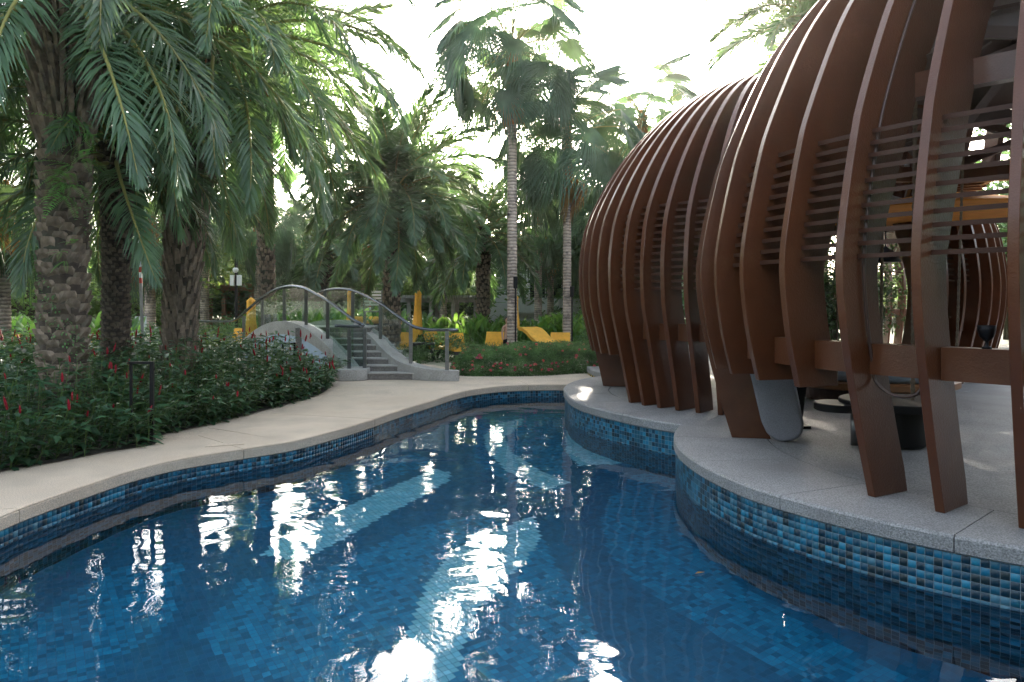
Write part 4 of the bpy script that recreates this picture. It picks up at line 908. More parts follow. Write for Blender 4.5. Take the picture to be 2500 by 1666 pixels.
n = 2600; th_ = rng.uniform(0, 2*np.pi, n); zz = rng.uniform(.4, 3.2, n); kk = (np.sin(zz*3.1+th_*2)+.6*np.sin(zz*7+th_*3+1) > .35)
th_ = th_[kk]; zz = zz[kk]; n = len(th_); rr = .325
cen = np.interp(zz, [0, 3.5, 6], [0, 0, .1])
v, f = leaves(np.c_[rr*np.cos(th_)+cen, rr*np.sin(th_), zz-2.6], np.c_[np.cos(th_), np.sin(th_), rng.normal(-.2, .7, n)], np.c_[np.cos(th_), np.sin(th_), np.ones(n)], rng.uniform(.03, .06, n), rng.uniform(.016, .028, n))
o = mesh_obj('creeper', fast('creeper', v, f, M['lantana']), fern); o['kind'] = 'stuff'
# second: slim dark trunk
d2 = 11.2; b = at(266*V, 0, d2); b.z = .01
date_palm(b, at(268*V, 352, d2), 'slim date palm with rough almost black trunk, second from the left', [.19, .185, .25], 'darktrunk', 34, .92, lambda u: 80-105*u, lambda r, pts: put_bosses(r, pts, [.19, .185, .25], .1, 3.9, .07, 12, BSM, parts=False), 50)
# third: shingled trunk, wide drooping crown reaching over the pool path
d3 = 12.0; b = at(412*V, 0, d3); b.z = .01
def b3(r, pts): put_bosses(r, pts, [.24, .24, .31, .27], .15, 3.4, .15, 13, BP3, tilt=.1); put_bosses(r, pts, [.26, .27, .31, .27], 3.3, 5.9, .2, 11, BLONG, tilt=.25, parts=False, sc=1.1)
date_palm(b, at(500*V, 55, d3), 'tall date palm with shingled trunk and wide drooping crown left of the footbridge', [.22, .24, .30, .25], 'trunk', 54, 1.22, lambda u: 74-112*u, b3, 0, mid=at(428*V, 560, d3))
# orange fruit stalks in its crown
fs = empty('fruit_stalks', at(490*V, 120, d3-.3), 'orange fruit stalks hanging in the crown of the tall date palm', 'fruit stalks')
for i in range(26):
    a = random.uniform(0, 6.28); l = random.uniform(.4, .9); MB().tube([(0, 0, 0), (math.cos(a)*l*.4, math.sin(a)*l*.4, .1), (math.cos(a)*l*.8, math.sin(a)*l*.8, -.25*l), (math.cos(a)*l, math.sin(a)*l, -.8*l)], .010, 4).obj('fruit_stalk', M['fibre'], fs)
# centre palm beyond the bridge
sb = lambda rs, z1: (lambda r, pts: put_bosses(r, pts, rs, .1, z1, .15, 12, BST, parts=False))
b = at(898*V, 0, 20.5); b.z = .0
date_palm(b, at(905*V, 455, 20.5), 'round crowned date palm rising directly behind the footbridge', [.24, .22, .28], 'trunk', 84, 1.0, lambda u: 86-122*u, sb([.24, .22, .28], 4.3), 10)
b = at(1110*V, 0, 25); b.z = 0
date_palm(b, at(1110*V, 555, 25), 'shaded date palm with mottled trunk between the bridge and the ringed fan palm', [.22, .21, .26], 'darktrunk', 44, .95, lambda u: 75-112*u, sb([.22, .21, .26], 3.8), 70)
b = at(748*V, 0, 31); b.z = 0
date_palm(b, at(750*V, 600, 31), 'far date palm with short shaggy trunk behind the bridge rails', [.2, .2, .3], 'trunk', 34, .9, lambda u: 75-112*u, sb([.2, .2, .28], 3.2), 30)
b = Vector((10.6, 21.5, 0))
date_palm(b, (9.4, 21.5, 9.9), 'date palm whose fronds show above the large dome at top right', [.25, .24, .3], 'trunk', 50, 1.35, lambda u: 70-110*u, None, 15)
b = at(618*V, 0, 20); b.z = 0
date_palm(b, at(600*V, 190, 20), 'date palm half hidden behind the tall drooping crown', [.22, .2, .26], 'trunk', 48, 1.3, lambda u: 72-112*u, sb([.22, .2, .26], 6), 40)
b = at(-160, 0, 13); b.z = 0
date_palm(b, at(-150, 130, 13), 'date palm at the left edge whose crown hangs into view', [.25, .25, .3], 'darktrunk', 42, 1.15, lambda u: 70-112*u, None, 60)
# fan palms
def fan_palm(x, d, ytop, r, label, n=34, scale=1.0, dead=3, lean=0, els=lambda u: 78-140*u, tm='greytrunk', group='fan palms in the garden', boot=1.5, wind=0):
    b = at(x-lean, 0, d); b.z = 0; t = at(x, ytop, d)-b; q = empty('fan_palm', b, label, 'palm tree', group)
    mesh_obj('trunk', trunk_mesh([(0, 0, 0), t*.5+Vector((lean*.001*d*.2, 0, 0)), t-Vector((0, 0, boot))], [r*1.12, r, r*.92], M[tm], n=14, noise=.03, ring=.022), q)
    mesh_obj('fibre_sheath', trunk_mesh([t-Vector((0, 0, boot)), t-Vector((0, 0, boot*.5)), t], [r*1.0, r*1.5, r*.8], M['fibre'], n=12, noise=.2, name='fibre_sheath'), q)
    mb = MB()
    for i in range(26):
        a = random.uniform(0, 6.28); z = t.z-boot*random.uniform(.1, .95); l = random.uniform(.15, .4)
        mb.bar((t.x+r*math.cos(a), t.y+r*math.sin(a), z), (t.x+(r+l*.5)*math.cos(a), t.y+(r+l*.5)*math.sin(a), z+l*.7), .04, .02)
    o = mb.obj('leaf_stubs', M['boot'], q); o['kind'] = 'stuff'
    crown(q, t, n, 'fan', scale, els, random.uniform(0, 360), gap=(lambda az, e: (az < 50 or az > 310) and random.random() < .45) if wind else None, dead=dead, jit=14, twist=.6, rad0=r); return q
fan_palm(1174*V+3, 19.6, 95, .125, 'tall fan palm with pale ringed trunk, tallest at the centre', 58, 1.3, 2, els=lambda u: 76-116*u, boot=2.3, wind=1)
fan_palm(1303*V, 21.5, 300, .12, 'ringed fan palm with the low sun behind its crown', 52, 1.3, 3, els=lambda u: 80-122*u, boot=2.2, wind=1)
fan_palm(1475*V, 26, 270, .14, 'fan palm showing over the left shoulder of the middle dome', 34, 1.35, 0, els=lambda u: 80-120*u)
fan_palm(1405*V, 25, 420, .14, 'fan palm tucked between the sun and the dome rim', 34, 1.15, 2)
fan_palm(600*V, 28, 505, .19, 'fan palm with reddish ringed trunk left above the bridge', 38, 1.15, 4, lean=10)
fan_palm(731*V, 33, 560, .2, 'plain grey trunked fan palm behind the top of the bridge', 32, 1.1, 3)
fan_palm(840*V, 32, 540, .2, 'fan palm beside the red and white pole behind the bridge', 32, 1.1, 4)
fan_palm(1018*V, 29, 575, .13, 'thin fan palm with hanging orange dead leaves right of the bridge', 34, 1.0, 7)
fan_palm(1265*V, 34, 560, .15, 'slim fan palm in front of the white building', 30, 1.1, 3)
fan_palm(6, 16.5, 440, .16, 'ringed fan palm cut by the left edge of the photo', 36, 1.1, 3)
fan_palm(345*V, 24, 520, .16, 'broad leaved fan palm behind the dark trunked palms', 34, 1.2, 3)
fan_palm(470*V, 29, 500, .16, 'pale fan palm seen between the shingled trunk and the reddish trunk', 34, 1.2, 3)
fan_palm(1180*V+60, 30, 480, .15, 'fan palm filling the gap between the two ringed palms', 34, 1.25, 2)
fan_palm(1080, 34, 430, .16, 'fan palm behind the centre date palm on its right', 34, 1.2, 2)
fan_palm(150, 27, 520, .16, 'fan palm between the massive palm and the left edge', 34, 1.2, 3)
fan_palm(1450, 31, 560, .15, 'low fan palm at the foot of the middle dome', 34, 1.2, 4)
# ================================================================= background trees
def tree_crown(n, seed, lobes, ls):
    r = np.random.default_rng(seed); P = []; 
    cs = r.normal(0, 1, (lobes, 3))*np.array([.34, .34, .26]); rs = r.uniform(.28, .46, lobes)
    k = r.integers(0, lobes, n); d = norm(r.normal(0, 1, (n, 3))); rad_ = rs[k]*r.uniform(.55, 1.05, n)**.5; P = cs[k]+d*rad_[:, None]
    clump = np.sin(P[:, 0]*17+seed)*np.sin(P[:, 1]*15)*np.sin(P[:, 2]*19+1); keep = clump > -.25; P = P[keep]; d = d[keep]; n = len(P)
    v, f = leaves(P, norm(d+r.normal(0, .6, (n, 3))), norm(d+np.array([0, 0, .8])+r.normal(0, .4, (n, 3))), r.uniform(.6, 1.2, n)*ls, r.uniform(.35, .6, n)*ls, g=.2); return v, f
TC = {}
for i in range(4):
    v, f = tree_crown(9000, 40+i, 12, .055); TC[i] = (fast('crown', v, f, M['tree']), fast('crown', v, f, M['lighttree']))
def tree(x, d, ztop, wid, i, light, label, group='broadleaf trees behind the garden'):
    r = empty('broadleaf_tree', (x, d, 0), label, 'tree', group); h = ztop*.62
    mb = MB(); mb.tube([(0, 0, 0), (.1, 0, h*.4), (0, .1, h)], [.18, .14, .07], 8)
    for k in range(4): a = k*1.6+i; mb.tube([(.08, 0, h*.42), (math.cos(a)*wid*.2, math.sin(a)*wid*.2, h*.8), (math.cos(a)*wid*.32, math.sin(a)*wid*.32, h*1.15)], [.08, .05, .02], 6)
    mb.obj('trunk', M['bark'], r, smooth=True)
    mesh_obj('crown', TC[i % 4][1 if light else 0], r, (0, 0, ztop*.56), (0, 0, i*1.3), (wid, wid, ztop*.62)); return r
desc = ['behind the left edge palms', 'left of the massive palm', 'behind the slim dark palm', 'behind the red and white pole', 'behind the shingled palm', 'behind the lamp post',
        'behind the vine pergola', 'behind the reddish fan palm', 'behind the bridge crest', 'behind the centre date palm', 'right of the centre date palm', 'behind the yellow umbrella', 'behind the shaded date palm',
        'behind the tall ringed palm', 'left of the white building', 'right of the white building', 'behind the sunlit fan palm', 'beyond the middle dome']
for i in range(18):
    if i == 14: continue
    xp = -120+i*100; d = 42+(i*7 % 5)*3.2; q = at(xp, 0, d); zt = [7.5, 6.6, 7.0, 6.0, 6.6, 5.4][i % 6]
    tree(q.x, d, zt if xp < 1500 else 8, 7.5+(i % 3), i, i % 5 in (1, 3), ('light green' if i % 5 in (1, 3) else 'dark green')+' broadleaf tree '+desc[i])
for i, (xp, d, zt, wd_, lt, lb) in enumerate(((60, 27, 3.8, 4.5, 1, 'small bright tree low behind the left palms'), (330, 30, 4.4, 5.5, 1, 'small bright tree with bent trunk behind the red striped pole'), (440, 33, 3.6, 5, 0, 'rounded dark tree between slim palm and shingled palm'),
        (560, 36, 4.4, 6.5, 0, 'dense dark spreading tree over the vine pergola'), (760, 38, 4.8, 7, 0, 'layered dark tree above the bridge rails'), (980, 37, 3.9, 6.5, 0, 'dark tree low behind the yellow umbrella'),
        (2170, 50, 3.2, 10, 1, 'pale green tree seen through the near dome louvres'), (2020, 17.5, 3.6, 2.2, 0, 'dark leafy climber column seen between two ribs'), (2330, 55, 3.6, 12, 1, 'pale tree right of the one seen through the louvres'), (1480, 40, 4.2, 6, 1, 'light tree by the dome foot'))):
    q = at(xp, 0, d); tree(q.x, d, zt, wd_, 30+i, lt, lb)
for i, (xx, yy, hh, lb) in enumerate(((5.5, 31, 8.6, 'left most added sun shading tree close behind the farther dome'), (9.5, 33, 9.2, 'second added sun shading tree behind the farther dome'), (20.5, 30.5, 8.0, 'added sun shading tree right of the farther dome'), (19, 27, 8.5, 'added shading tree beyond the terrace at the far right'), (24, 22, 8.5, 'added shading tree outermost right beyond the terrace'))):  # trees added to shade the domes and terrace from the low sun
    tree(xx, yy, hh, 7.5, 50+i, 0, lb)
n = 60000; x = rng.uniform(-60, 60, n); y = rng.uniform(56, 66, n); z = rng.uniform(.1, 1, n)*(5.0+1.2*np.sin(x*.31)+.9*np.sin(x*.83+2))*np.where(x > 18, .5, 1)
v, f = leaves(np.c_[x, y, z], rdir(n, .2), rdir(n, .6), rng.uniform(.4, .8, n), rng.uniform(.25, .45, n)); o = mesh_obj('far_woodland', fast('far_woodland', v, f, M['tree'])); tag(o, 'dark mass of far trees closing the view behind the garden', 'woodland', kind='stuff')
n = 46000; a = rng.uniform(R(172), R(375), n); rr_ = rng.uniform(12, 17, n); z = rng.uniform(0, 1, n)**.8*(7.5+1.5*np.sin(a*9)+1.0*np.sin(a*23))
v, f = leaves(np.c_[rr_*np.cos(a), rr_*np.sin(a)-1, z], rdir(n, .2), rdir(n, .6), rng.uniform(.45, .8, n), rng.uniform(.28, .45, n)); o = mesh_obj('skylight_blocker', fast('skylight_blocker', v, f, M['tree'])); tag(o, 'unseen leaf mass added behind the camera to block skylight and darken reflections', 'woodland', kind='stuff')  # leaves added out of view to cut skylight falling on the ribs
n = 16000; x = rng.uniform(21, 25, n); y = rng.uniform(-2, 27, n); z = rng.random(n)*(5.2+.8*np.sin(y*.7)+.6*np.sin(y*1.9))
v, f = leaves(np.c_[x, y, z], rdir(n, .2), rdir(n, .6), rng.uniform(.4, .7, n), rng.uniform(.25, .4, n)); o = mesh_obj('side_sky_blocker', fast('side_sky_blocker', v, f, M['tree'])); tag(o, 'unseen leaf mass added right of the terrace to block bright horizon reflections', 'woodland', kind='stuff')  # leaves added out of view so the ribs mirror no bright horizon
# low shrubs and ground cover
def shrub_mesh(n, seed, ls, m):
    r = np.random.default_rng(seed); d = norm(r.normal(0, 1, (n, 3))); d[:, 2] = np.abs(d[:, 2]); P = d*(r.uniform(.6, 1.03, n)[:, None])*(1+.12*np.sin(d[:, :1]*9+seed))
    v, f = leaves(P*np.array([1, 1, .9]), norm(d+r.normal(0, .7, (n, 3))), norm(d+np.array([0, 0, .7])), r.uniform(.6, 1.2, n)*ls, r.uniform(.35, .6, n)*ls); return fast('shrub', v, f, m)
SH = [shrub_mesh(2600, i, .10, M['lantana' if i % 2 else 'lighttree']) for i in range(4)]
def blade_plant(seed, n=26, h=1.1):
    r = np.random.default_rng(seed); V_ = []; F_ = []
    for i in range(n):
        a = r.uniform(0, 6.28); sp = r.uniform(.1, .55); hh = h*r.uniform(.55, 1.05); l = r.uniform(.4, .62); w_ = r.uniform(.09, .15)
        bx_, by_ = .22*r.normal(), .22*r.normal(); d = np.array([math.cos(a)*sp, math.sin(a)*sp, 1.]); d /= np.linalg.norm(d); s = np.array([-math.sin(a), math.cos(a), 0]); p0 = np.array([bx_, by_, max(0.03, hh-l)])
        pts = [(p0, w_*.15), (p0+d*l*.35, w_*.5), (p0+d*l*.7+np.array([math.cos(a), math.sin(a), 0])*.06, w_*.42), (p0+d*l*.95+np.array([math.cos(a), math.sin(a), -.3])*.14, .004)]
        b = len(V_)
        for p, ww in pts: V_ += [p-s*ww, p+np.array([math.cos(a), math.sin(a), 0])*-.02, p+s*ww]
        for k in range(3):
            for q in (0, 1): c = b+3*k+q; F_.append((c, c+1, c+4, c+3))
        b = len(V_); q = np.array([.008, 0, 0]); V_ += [np.array([bx_, by_, 0])-q, np.array([bx_, by_, 0])+q, p0+q, p0-q]; F_.append((b, b+1, b+2, b+3))
    return fast('blades', V_, F_, M['blade'])
BL = [blade_plant(i) for i in range(5)]
k = 0
def scat(name, meshes, spots, label, cat, group, sc):
    for i, (x_, d) in enumerate(spots):
        q = at(x_, 0, d); o = mesh_obj(name, random.choice(meshes), None, (q.x, d, 0), (0, 0, random.uniform(0, 6)), sc*random.uniform(.85, 1.15)); tag(o, label, cat, group)
def bed_of_blades(name, spots, sc, label):
    V_ = []; F_ = []; off = 0
    for x_, d in spots:
        me = random.choice(BL); co = np.empty(len(me.vertices)*3, np.float32); me.vertices.foreach_get('co', co); co = co.reshape(-1, 3)
        fi = np.empty(len(me.polygons)*4, np.int32); me.polygons.foreach_get('vertices', fi); a = random.uniform(0, 6.28); s_ = sc*random.uniform(.8, 1.18); q = at(x_, 0, d)
        c_, n_ = math.cos(a)*s_, math.sin(a)*s_; V_.append(np.c_[co[:, 0]*c_-co[:, 1]*n_+q.x, co[:, 0]*n_+co[:, 1]*c_+d, co[:, 2]*s_]); F_.append(fi.reshape(-1, 4)+off); off += len(co)
    o = mesh_obj(name, fast(name, np.concatenate(V_), np.concatenate(F_), M['blade'])); tag(o, label, 'plants', kind='stuff')
bed_of_blades('ginger_lily_bed', [(1035+i*13+random.uniform(-5, 5), 24+random.uniform(0, 2.4)) for i in range(32)]+[(1140+i*19, 22.8+random.uniform(0, .8)) for i in range(18)], 1.08, 'bright green broad bladed plants massed behind the yellow loungers')
bed_of_blades('canna_bed', [(-10+i*24+random.uniform(-8, 8), 17.6+random.uniform(0, 3)) for i in range(15)], 1.2, 'bright bladed plants massed behind the red flowered bed at left')
bed_of_blades('lily_bed', [(650+i*24+random.uniform(-8, 8), 25.5+random.uniform(0, 3)) for i in range(16)], 1.4, 'bladed plants massed behind the footbridge glass')
for (x_, d, s, lb) in ((378, 21, 1.0, 'round green shrub between the slim and the shingled palm'), (400, 17.5, .7, 'low shrub at the foot of the shingled palm'), (520, 20, .9, 'low light shrub left of the bridge foot'), (560, 23.5, 1.0, 'shrub under the lamp post'), (455, 24, 1.1, 'pale shrub behind the shingled palm'),
        (985, 19.2, .55, 'dark shrub below the bridge glass at right'), (1085, 20.5, .9, 'tall shrub right of the yellow loungers by the bridge'), (600, 27, 1.2, 'shrub beyond the far end of the bridge'), (1500, 22, 1.2, 'shrub beside the middle dome'), (300, 24, 1.1, 'shrub behind the slim dark palm'), (30, 24, 1.2, 'shrub at the left edge'), (160, 25, 1.3, 'shrub left of the slim dark palm'), (1420, 27, 1.4, 'shrub beside the white building')):
    q = at(x_, 0, d); o = mesh_obj('shrub', random.choice(SH), None, (q.x, d, 0), (0, 0, random.random()*6), s); tag(o, lb, 'shrub', 'round shrubs in the garden')
# ================================================================= loungers and furniture
def lounger(xp, yp, d, rz, label, kind='back', sc=1.0):
    q = at(xp, 0, d); r = empty('lounger', (q.x, d, 0), label, 'lounger', 'yellow loungers on the far terrace', rz); r.scale = (sc,)*3
    def cush(path, name, w=.62, t=.09):
        mb = MB(); n = len(path); pts = [Vector((a, 0, b)) for a, b in path]
        for i, p in enumerate(pts):
            tt = (pts[min(i+1, n-1)]-pts[max(i-1, 0)]).normalized(); nn = Vector((-tt.z, 0, tt.x))
            for y in (-w/2, w/2): mb.v += [(p.x, y, p.z), (p.x+nn.x*t, y, p.z+nn.z*t)]
        for i in range(n-1): a = i*4; b = a+4; mb.f += [(a, b, b+1, a+1), (a+2, a+3, b+3, b+2), (a+1, b+1, b+3, a+3), (a, a+2, b+2, b)]
        mb.f += [(0, 1, 3, 2), ((n-1)*4, (n-1)*4+2, (n-1)*4+3, (n-1)*4+1)]; return autosmooth(mb.obj(name, M['yellow'], r, bevel=0), 40)
    if kind == 'wave':
        cush([(-.75, .34), (-.55, .42), (-.3, .5), (-.05, .62), (.15, .76), (.32, .84), (.52, .87)], 'mattress', .7); MB().box((-.2, 0, .17), (1.0, .6, .32)).obj('base', M['wicker'], r)
    else:
        cush([(-.95, .33), (-.35, .33), (-.02, .33)], 'seat_cushion'); cush([(0, .33), (.12, .55), (.22, .76), (.25, .82)], 'back_cushion')
        MB().box((-.42, 0, .27), (1.2, .64, .10)).obj('frame', M['wicker'], r); MB().bar((.06, 0, .33), (.29, 0, .78), .6, .04).obj('back_frame', M['wicker'], r)
        for a in (-.95, .1):
            for b in (-.28, .28): MB().box((a, b, .11), (.05, .05, .22)).obj('leg', M['wicker'], r)
lounger(992, 0, 21, R(65), 'yellow lounger seen through the right hand bridge glass', sc=.86)
lounger(1062, 0, 20.8, R(150), 'yellow lounger beside the dark table right of the bridge', sc=.9)
lounger(1112, 0, 20.6, R(110), 'yellow lounger half behind the end post of the bridge rail', sc=.86)
lounger(1207, 0, 21, R(75), 'yellow lounger left of the boy behind the pink hedge', sc=.88)
lounger(1315, 0, 20.4, R(128), 'high backed wave shaped yellow lounger between the ringed palms', 'wave', .95)
lounger(1368, 0, 20.6, R(85), 'yellow lounger partly behind the second ringed palm', sc=.88)
lounger(8, 0, 17.5, R(90), 'yellow lounger at the left edge behind the red spikes', sc=1.0)
lounger(62, 0, 18, R(120), 'yellow lounger left of the massive palm trunk', sc=.95)
lounger(226, 0, 18.4, R(80), 'yellow lounger between the massive and the slim palm', sc=.95)
lounger(588, 0, 22, R(80), 'yellow lounger behind the left end of the bridge', sc=.95)
lounger(835, 0, 22.5, R(20), 'yellow lounger seen through the bridge glass under the umbrella', sc=1.0)
for xp, d, lb in ((1035, 20.3, 'low dark wicker table between two yellow loungers'), (1270, 20.2, 'small dark side table right of the boy')):
    q = at(xp, 0, d); r = empty('side_table', (q.x, d, 0), lb, 'table'); MB().box((0, 0, .47), (.62, .5, .05)).obj('table_top', M['wicker'], r)
    for a in (-.25, .25):
        for b in (-.2, .2): MB().box((a, b, .223), (.06, .06, .445)).obj('leg', M['wicker'], r)
q = at(1036, 0, 20.25); MB().lathe((0, 0, 0), [(.03, 0), (.033, .1), (.014, .16), (.012, .2)], 12).obj('bottle', M['glass'], loc=(q.x-.05, 20.25, .497)); tag(bpy.data.objects['bottle'], 'small clear bottle on the dark wicker table', 'bottle')
def umbrella(xp, d, z0, z1, label, w=.17, lean=0):
    q = at(xp, 0, d); r = empty('closed_umbrella', (q.x, d, 0), label, 'umbrella', 'closed yellow umbrellas'); mb = MB(); NS = 20; K = 24
    for i in range(NS+1):
        t = i/NS; z = z0+(z1-z0)*t; rr = w*(1.0-.42*t+.05*math.sin(t*7+1)) if t < .9 else w*(.74-(t-.9)*6.6)
        for k in range(K): a = 2*math.pi*k/K; ff = 1+.16*math.cos(a*8+t*2); mb.v.append((rr*ff*math.cos(a)+lean*t, rr*ff*math.sin(a), z))
    for i in range(NS):
        for k in range(K): mb.f.append((i*K+k, i*K+(k+1) % K, (i+1)*K+(k+1) % K, (i+1)*K+k))
    mb.f.append(tuple(range(K))[::-1]); mb.f.append(tuple(NS*K+k for k in range(K))); mb.obj('canopy', M['yellow'], r, smooth=True)
    MB().tube([(0, 0, 0.02), (lean, 0, z1+.04)], .022, 8).obj('pole', M['greywood'], r); MB().lathe((0, 0, 0), [(.28, 0), (.28, .05), (.05, .08)], 20).obj('base', M['black'], r)
umbrella(958*V, 23.5, .55, 2.0, 'closed yellow umbrella standing right of the bridge, the tallest', .15, .05)
umbrella(805*V, 23, .75, 2.0, 'closed yellow umbrella behind the bridge steps', .13)
umbrella(1184*V, 22.4, .8, 1.85, 'closed yellow umbrella half behind the tall ringed palm', .12)
umbrella(577*V, 22.2, .55, 1.75, 'closed yellow umbrella seen through the left bridge glass', .17)
# torches
for xp, d, z1, lb in ((1181*V+1, 19.3, 1.72+.55, 'black torch pole in front of the tall ringed palm'), (1311*V+1, 21.1, 1.7+.35, 'black torch pole in front of the second ringed palm')):
    q = at(xp, 0, d); r = empty('torch', (q.x+.03, d, 0), lb, 'torch'); MB().tube([(0, 0, 0), (0, 0, z1-.28)], .022, 8).obj('pole', M['black'], r); MB().lathe((0, 0, z1-.30), [(.03, 0), (.055, .02), (.06, .30), (.05, .31)], 14).obj('burner', M['black'], r)
# lifeguard chair
q = at(858*V, 0, 25); r = empty('lifeguard_chair', (q.x, 25, 0), 'tall grey metal lifeguard chair with white slatted back behind the bridge', 'chair', rz=R(15))
for a in (-.28, .28):
    for b, t_ in ((-.42, -.22), (.36, .22)): MB().bar((a*1.25, b, 0), (a, t_, 1.25), .05).obj('leg', M['steel'], r)
MB().box((0, 0, 1.27), (.66, .52, .05)).obj('seat', M['steel'], r)
for k in range(5): MB().box((0, .27+.02*k, 1.5+k*.11), (.60, .02, .07)).obj('back_slat', M['white'], r)
for a in (-.31, .31): MB().bar((a, .24, 1.27), (a, .36, 2.0), .04).obj('back_post', M['steel'], r); MB().bar((a, -.25, 1.5), (a, .28, 1.5), .04).obj('armrest', M['steel'], r)
for z_ in (.35, .75): MB().bar((-.33, -.36, z_), (.33, -.36, z_), .04).obj('rung', M['steel'], r)
# lamp post with camera and speaker box
q = at(543*V, 0, 24); r = empty('lamp_post', (q.x, 24, 0), 'slim black post carrying a white box and a camera left of the bridge', 'post')
MB().tube([(0, 0, 0), (0, 0, 3.0)], .05, 10).obj('pole', M['black'], r); MB().tube([(0, 0, 3.0), (.02, 0, 3.9)], .025, 8).obj('upper_pole', M['black'], r)
for a in (-.11, .11): MB().box((a, -.04, 2.30), (.13, .12, .34)).obj('speaker_box', M['white'], r, bevel=.01)
MB().lathe((0, -.06, 2.55), [(.03, 0), (.08, .03), (.09, .12), (.05, .16)], 16).obj('camera_housing', M['white'], r, smooth=True)
# red and white striped poles
def striped(p0, p1, r_, n, z_red, label):
    p0 = Vector(p0); p1 = Vector(p1); r = empty('striped_pole', p0, label, 'pole'); d = p1-p0
    if z_red > 0: MB().tube([(0, 0, 0), d*z_red], r_*1.1, 8).obj('shaft', M['greywood'], r)
    for i in range(n): a = z_red+(1-z_red)*i/n; b = z_red+(1-z_red)*(i+1)/n; MB().tube([d*a, d*b], r_, 8).obj('band', M['red' if i % 2 == 0 else 'white'], r)
a = at(330*V, 0, 16); a.z = 0; striped(a, at(315*V, 400, 16), .032, 22, .44, 'leaning pole painted with red and white bands beside the slim dark palm')
a = at(853*V, 0, 27); a.z = 0; striped(a, at(846*V, 580, 27), .035, 26, .3, 'thin red and white banded pole behind the bridge crest')
# white slatted panels left
q = at(300*V, 0, 21); r = empty('folded_screen', (q.x, 21, 0), 'white slatted screen standing behind the slim dark palm', 'screen', rz=R(20))
for k in range(6): MB().box((-.26+k*.105+(.1 if k > 2 else 0), 0, .62), (.085, .03, 1.16)).obj('slat', M['white'], r)
MB().box((.03, .03, .3), (.75, .03, .06)).obj('crossbar', M['white'], r); MB().box((.03, .03, .95), (.75, .03, .06)).obj('crossbar', M['white'], r)
# pergolas with vines
def pergola(x0, x1, d, z, label, yoff=2.2, m='greywood', nb=34):
    a = at(x0, 0, d); b = at(x1, 0, d); L_ = b.x-a.x; r = empty('pergola', (a.x, d, 0), label, 'pergola')
    for k in range(4):
        for yy in (0, yoff): MB().box((L_*(k+.25)/3.6, yy, z/2), (.16, .16, z)).obj('post', M[m], r)
    for yy in (0, yoff): MB().box((L_/2, yy, z+.09), (L_+.3, .12, .18)).obj('beam', M[m], r)
    sm_ = MB().box((0, 0, 0), (.07, yoff+1, .12)).mesh('rafter', M[m])
    for k in range(nb): mesh_obj('rafter', sm_, r, (L_*(k+.5)/nb, yoff/2, z+.24))
    n = 7000; x = rng.uniform(0, L_, n); y = rng.uniform(-.3, yoff+.4, n); z_ = z+.3+rng.random(n)*(.35+.35*np.sin(x*1.4+1)+.3*np.sin(x*3.3))
    v, f = leaves(np.c_[x, y, z_], rdir(n), rdir(n, 1), rng.uniform(.08, .16, n), rng.uniform(.05, .09, n)); o = mesh_obj('vine', fast('vine', v, f, M['lighttree' if m == 'greywood' else 'tree']), r); o['kind'] = 'stuff'
pergola(985, 1180, 31, 1.55, 'grey timber pergola covered with pale vines behind the yellow umbrella')
pergola(505, 625, 32, 2.05, 'reddish timber pergola under dark foliage left of the bridge', m='timber', nb=24)
# white building
q = at(1225, 0, 37); wb = empty('white_building', (q.x, 37, 0), 'white low building with dark window openings behind the ringed palms', 'building')
def wbx(c, d, name, m): MB().box(c, d).obj(name, M[m], wb)
wbx((4.2, 1.5, .75), (10.5, .3, 1.5), 'lower_wall', 'white'); wbx((2.0, 1.5, 3.9), (6.2, .3, .9), 'upper_wall', 'white'); wbx((.2, 1.5, 2.5), (2.5, .3, 1.95), 'wall_pier', 'white'); wbx((7.0, 1.5, 2.9), (5.0, .3, 2.9), 'wall_pier', 'white')
wbx((3.0, 3.0, 2.4), (3.4, .1, 2.0), 'back_wall', 'black'); wbx((2.5, .9, 1.38), (4.6, .08, .75), 'balcony_front', 'white'); wbx((2.5, 1.25, 1.0), (4.6, .7, .12), 'balcony_slab', 'white')
for k in range(3):
    wbx((1.85+k*.85, 1.75, 2.45), (.78, .05, 1.85), 'window', 'wglass'); wbx((1.43+k*.85, 1.72, 2.45), (.06, .08, 1.9), 'window_frame', 'white')
wbx((4.0, 1.4, 4.45), (11, 2.2, .14), 'roof_slab', 'greywood')
o = mesh_obj('balcony_plant', SH[0], None, (q.x+3.2, 37.8, 1.7), None, .55); tag(o, 'round potted plant on the balcony of the white building', 'plant')
# blue slide through the bridge glass and yellow float
q = at(850, 0, 28); o = MB().tube([(-1.2, 0, .1), (-.9, 0, .95), (-.5, 0, 1.0), (0, 0, .62), (.7, 0, .60), (1.1, 0, .85)], .16, 14).obj('water_slide', M['blueplastic'], loc=(q.x, 28, 0), smooth=True); tag(o, 'pale blue curved pool slide seen through the bridge glass', 'slide')
q = at(905, 0, 26); o = MB().tube([(-.9, 0, .95), (1.1, 0, .93)], .14, 14).obj('yellow_bolster', M['yellow'], loc=(q.x, 26, 0), smooth=True); tag(o, 'long rounded yellow bolster behind the bridge glass', 'bolster'); MB().box((.1, 0, .42), (1.7, .3, .82)).obj('base', M['wicker'], o)
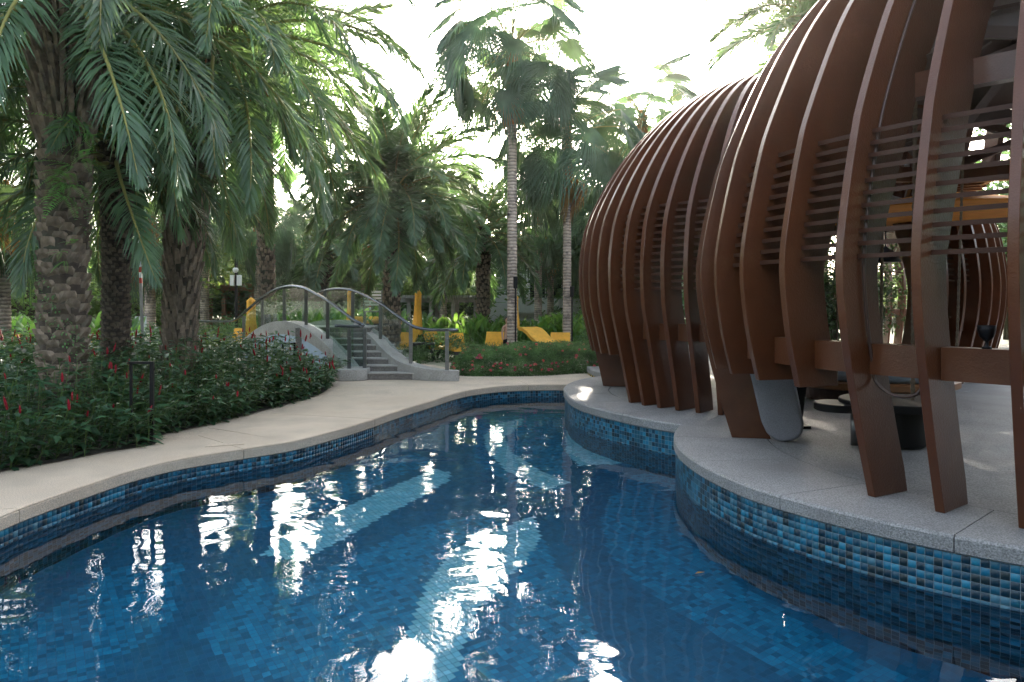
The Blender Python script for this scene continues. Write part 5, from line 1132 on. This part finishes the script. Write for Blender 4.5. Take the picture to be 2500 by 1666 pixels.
# ================================================================= the boy
q = at(1160*V+6, 0, 20.6); boy = empty('person', (q.x, 20.6, 0), 'dark haired boy in black swim shorts beside the tall ringed palm trunk', 'person', rz=R(25))
def skin(name, joints, edges, m, parent, sub=2):
    me = bpy.data.meshes.new(name); me.from_pydata([j[:3] for j in joints], edges, []); me.materials.append(M[m]); o = mesh_obj(name, me, parent)
    md = o.modifiers.new('skin', 'SKIN'); sv_ = me.skin_vertices[0].data
    for i, j in enumerate(joints): rr = j[3]; sv_[i].radius = (rr, j[4] if len(j) > 4 else rr); sv_[i].use_root = (i == 0)
    s = o.modifiers.new('sub', 'SUBSURF'); s.levels = s.render_levels = sub; md.use_smooth_shade = True
    dg = bpy.context.evaluated_depsgraph_get(); me2 = bpy.data.meshes.new_from_object(o.evaluated_get(dg)); o.modifiers.clear(); o.data = me2; return o
J = [(0, 0, .60, .10, .075), (0, 0, .72, .085, .065), (0, 0, .86, .105, .075), (0, 0, .94, .07, .06), (0, -.005, 1.0, .035), (0, -.012, 1.06, .062, .07), (0, -.012, 1.13, .068, .078), (0, -.005, 1.19, .045, .05),
     (.115, 0, .92, .036), (.155, .01, .76, .028), (.165, -.03, .62, .020), (.167, -.05, .55, .02, .012), (-.115, 0, .92, .036), (-.155, .01, .76, .028), (-.165, -.03, .62, .020), (-.167, -.05, .55, .02, .012),
     (.06, 0, .54, .062), (.07, -.01, .32, .043), (.075, .01, .10, .028), (.078, -.07, .035, .028), (-.06, 0, .54, .062), (-.07, .01, .32, .043), (-.075, .03, .10, .028), (-.078, -.05, .035, .028)]
Ed = [(0, 1), (1, 2), (2, 3), (3, 4), (4, 5), (5, 6), (6, 7), (3, 8), (8, 9), (9, 10), (10, 11), (3, 12), (12, 13), (13, 14), (14, 15), (0, 16), (16, 17), (17, 18), (18, 19), (0, 20), (20, 21), (21, 22), (22, 23)]
skin('body', J, Ed, 'skin', boy)
skin('shorts', [(0, 0, .62, .112, .088), (0, 0, .56, .11, .088), (.06, 0, .48, .078), (.07, -.005, .37, .072), (-.06, 0, .48, .078), (-.07, .005, .37, .072)], [(0, 1), (1, 2), (2, 3), (1, 4), (4, 5)], 'black', boy)
skin('hair', [(0, .012, 1.11, .068, .07), (0, .008, 1.17, .072, .08), (0, 0, 1.21, .045, .05)], [(0, 1), (1, 2)], 'hair', boy)
skin('nose', [(0, -.088, 1.085, .010), (0, -.100, 1.075, .009)], [(0, 1)], 'skin', boy, 1)
for a in (-.026, .026): MB().lathe((a, -.084, 1.102), [(.003, 0), (.008, .004), (.003, .009)], 8).obj('eye', M['hair'], boy)
for a in (-.070, .070): MB().lathe((a, -.01, 1.08), [(.006, 0), (.012, .015), (.006, .035)], 8).obj('ear', M['skin'], boy)

# a dead leaf afloat
x_, y_ = gp(1696, 1403, WL); v, f = leaves([(0, 0, 0)], [(1, .4, 0)], [(0, 0, 1)], [.09], [.03], g=0); o = mesh_obj('floating_leaf', fast('floating_leaf', v, f, M['deadfan']), None, (x_, y_, WL+.006)); tag(o, 'single dead leaf floating on the pool near the round terrace', 'leaf')
# ================================================================= light haze in the garden air
hm = bpy.data.materials.new('thin warm haze'); hm.use_nodes = True; n, l = nodes(hm); n.remove(n['Principled BSDF'])
pv = n.new('ShaderNodeVolumePrincipled'); pv.inputs['Color'].default_value = (1, .97, .93, 1); pv.inputs['Density'].default_value = .00045; pv.inputs['Anisotropy'].default_value = .75
l.new(pv.outputs[0], n['Material Output'].inputs['Volume'])
mb = MB(); mb.box((0, 29, 4.6), (150, 90, 13.2)); o = mb.obj('haze', hm); tag(o, kind='stuff')
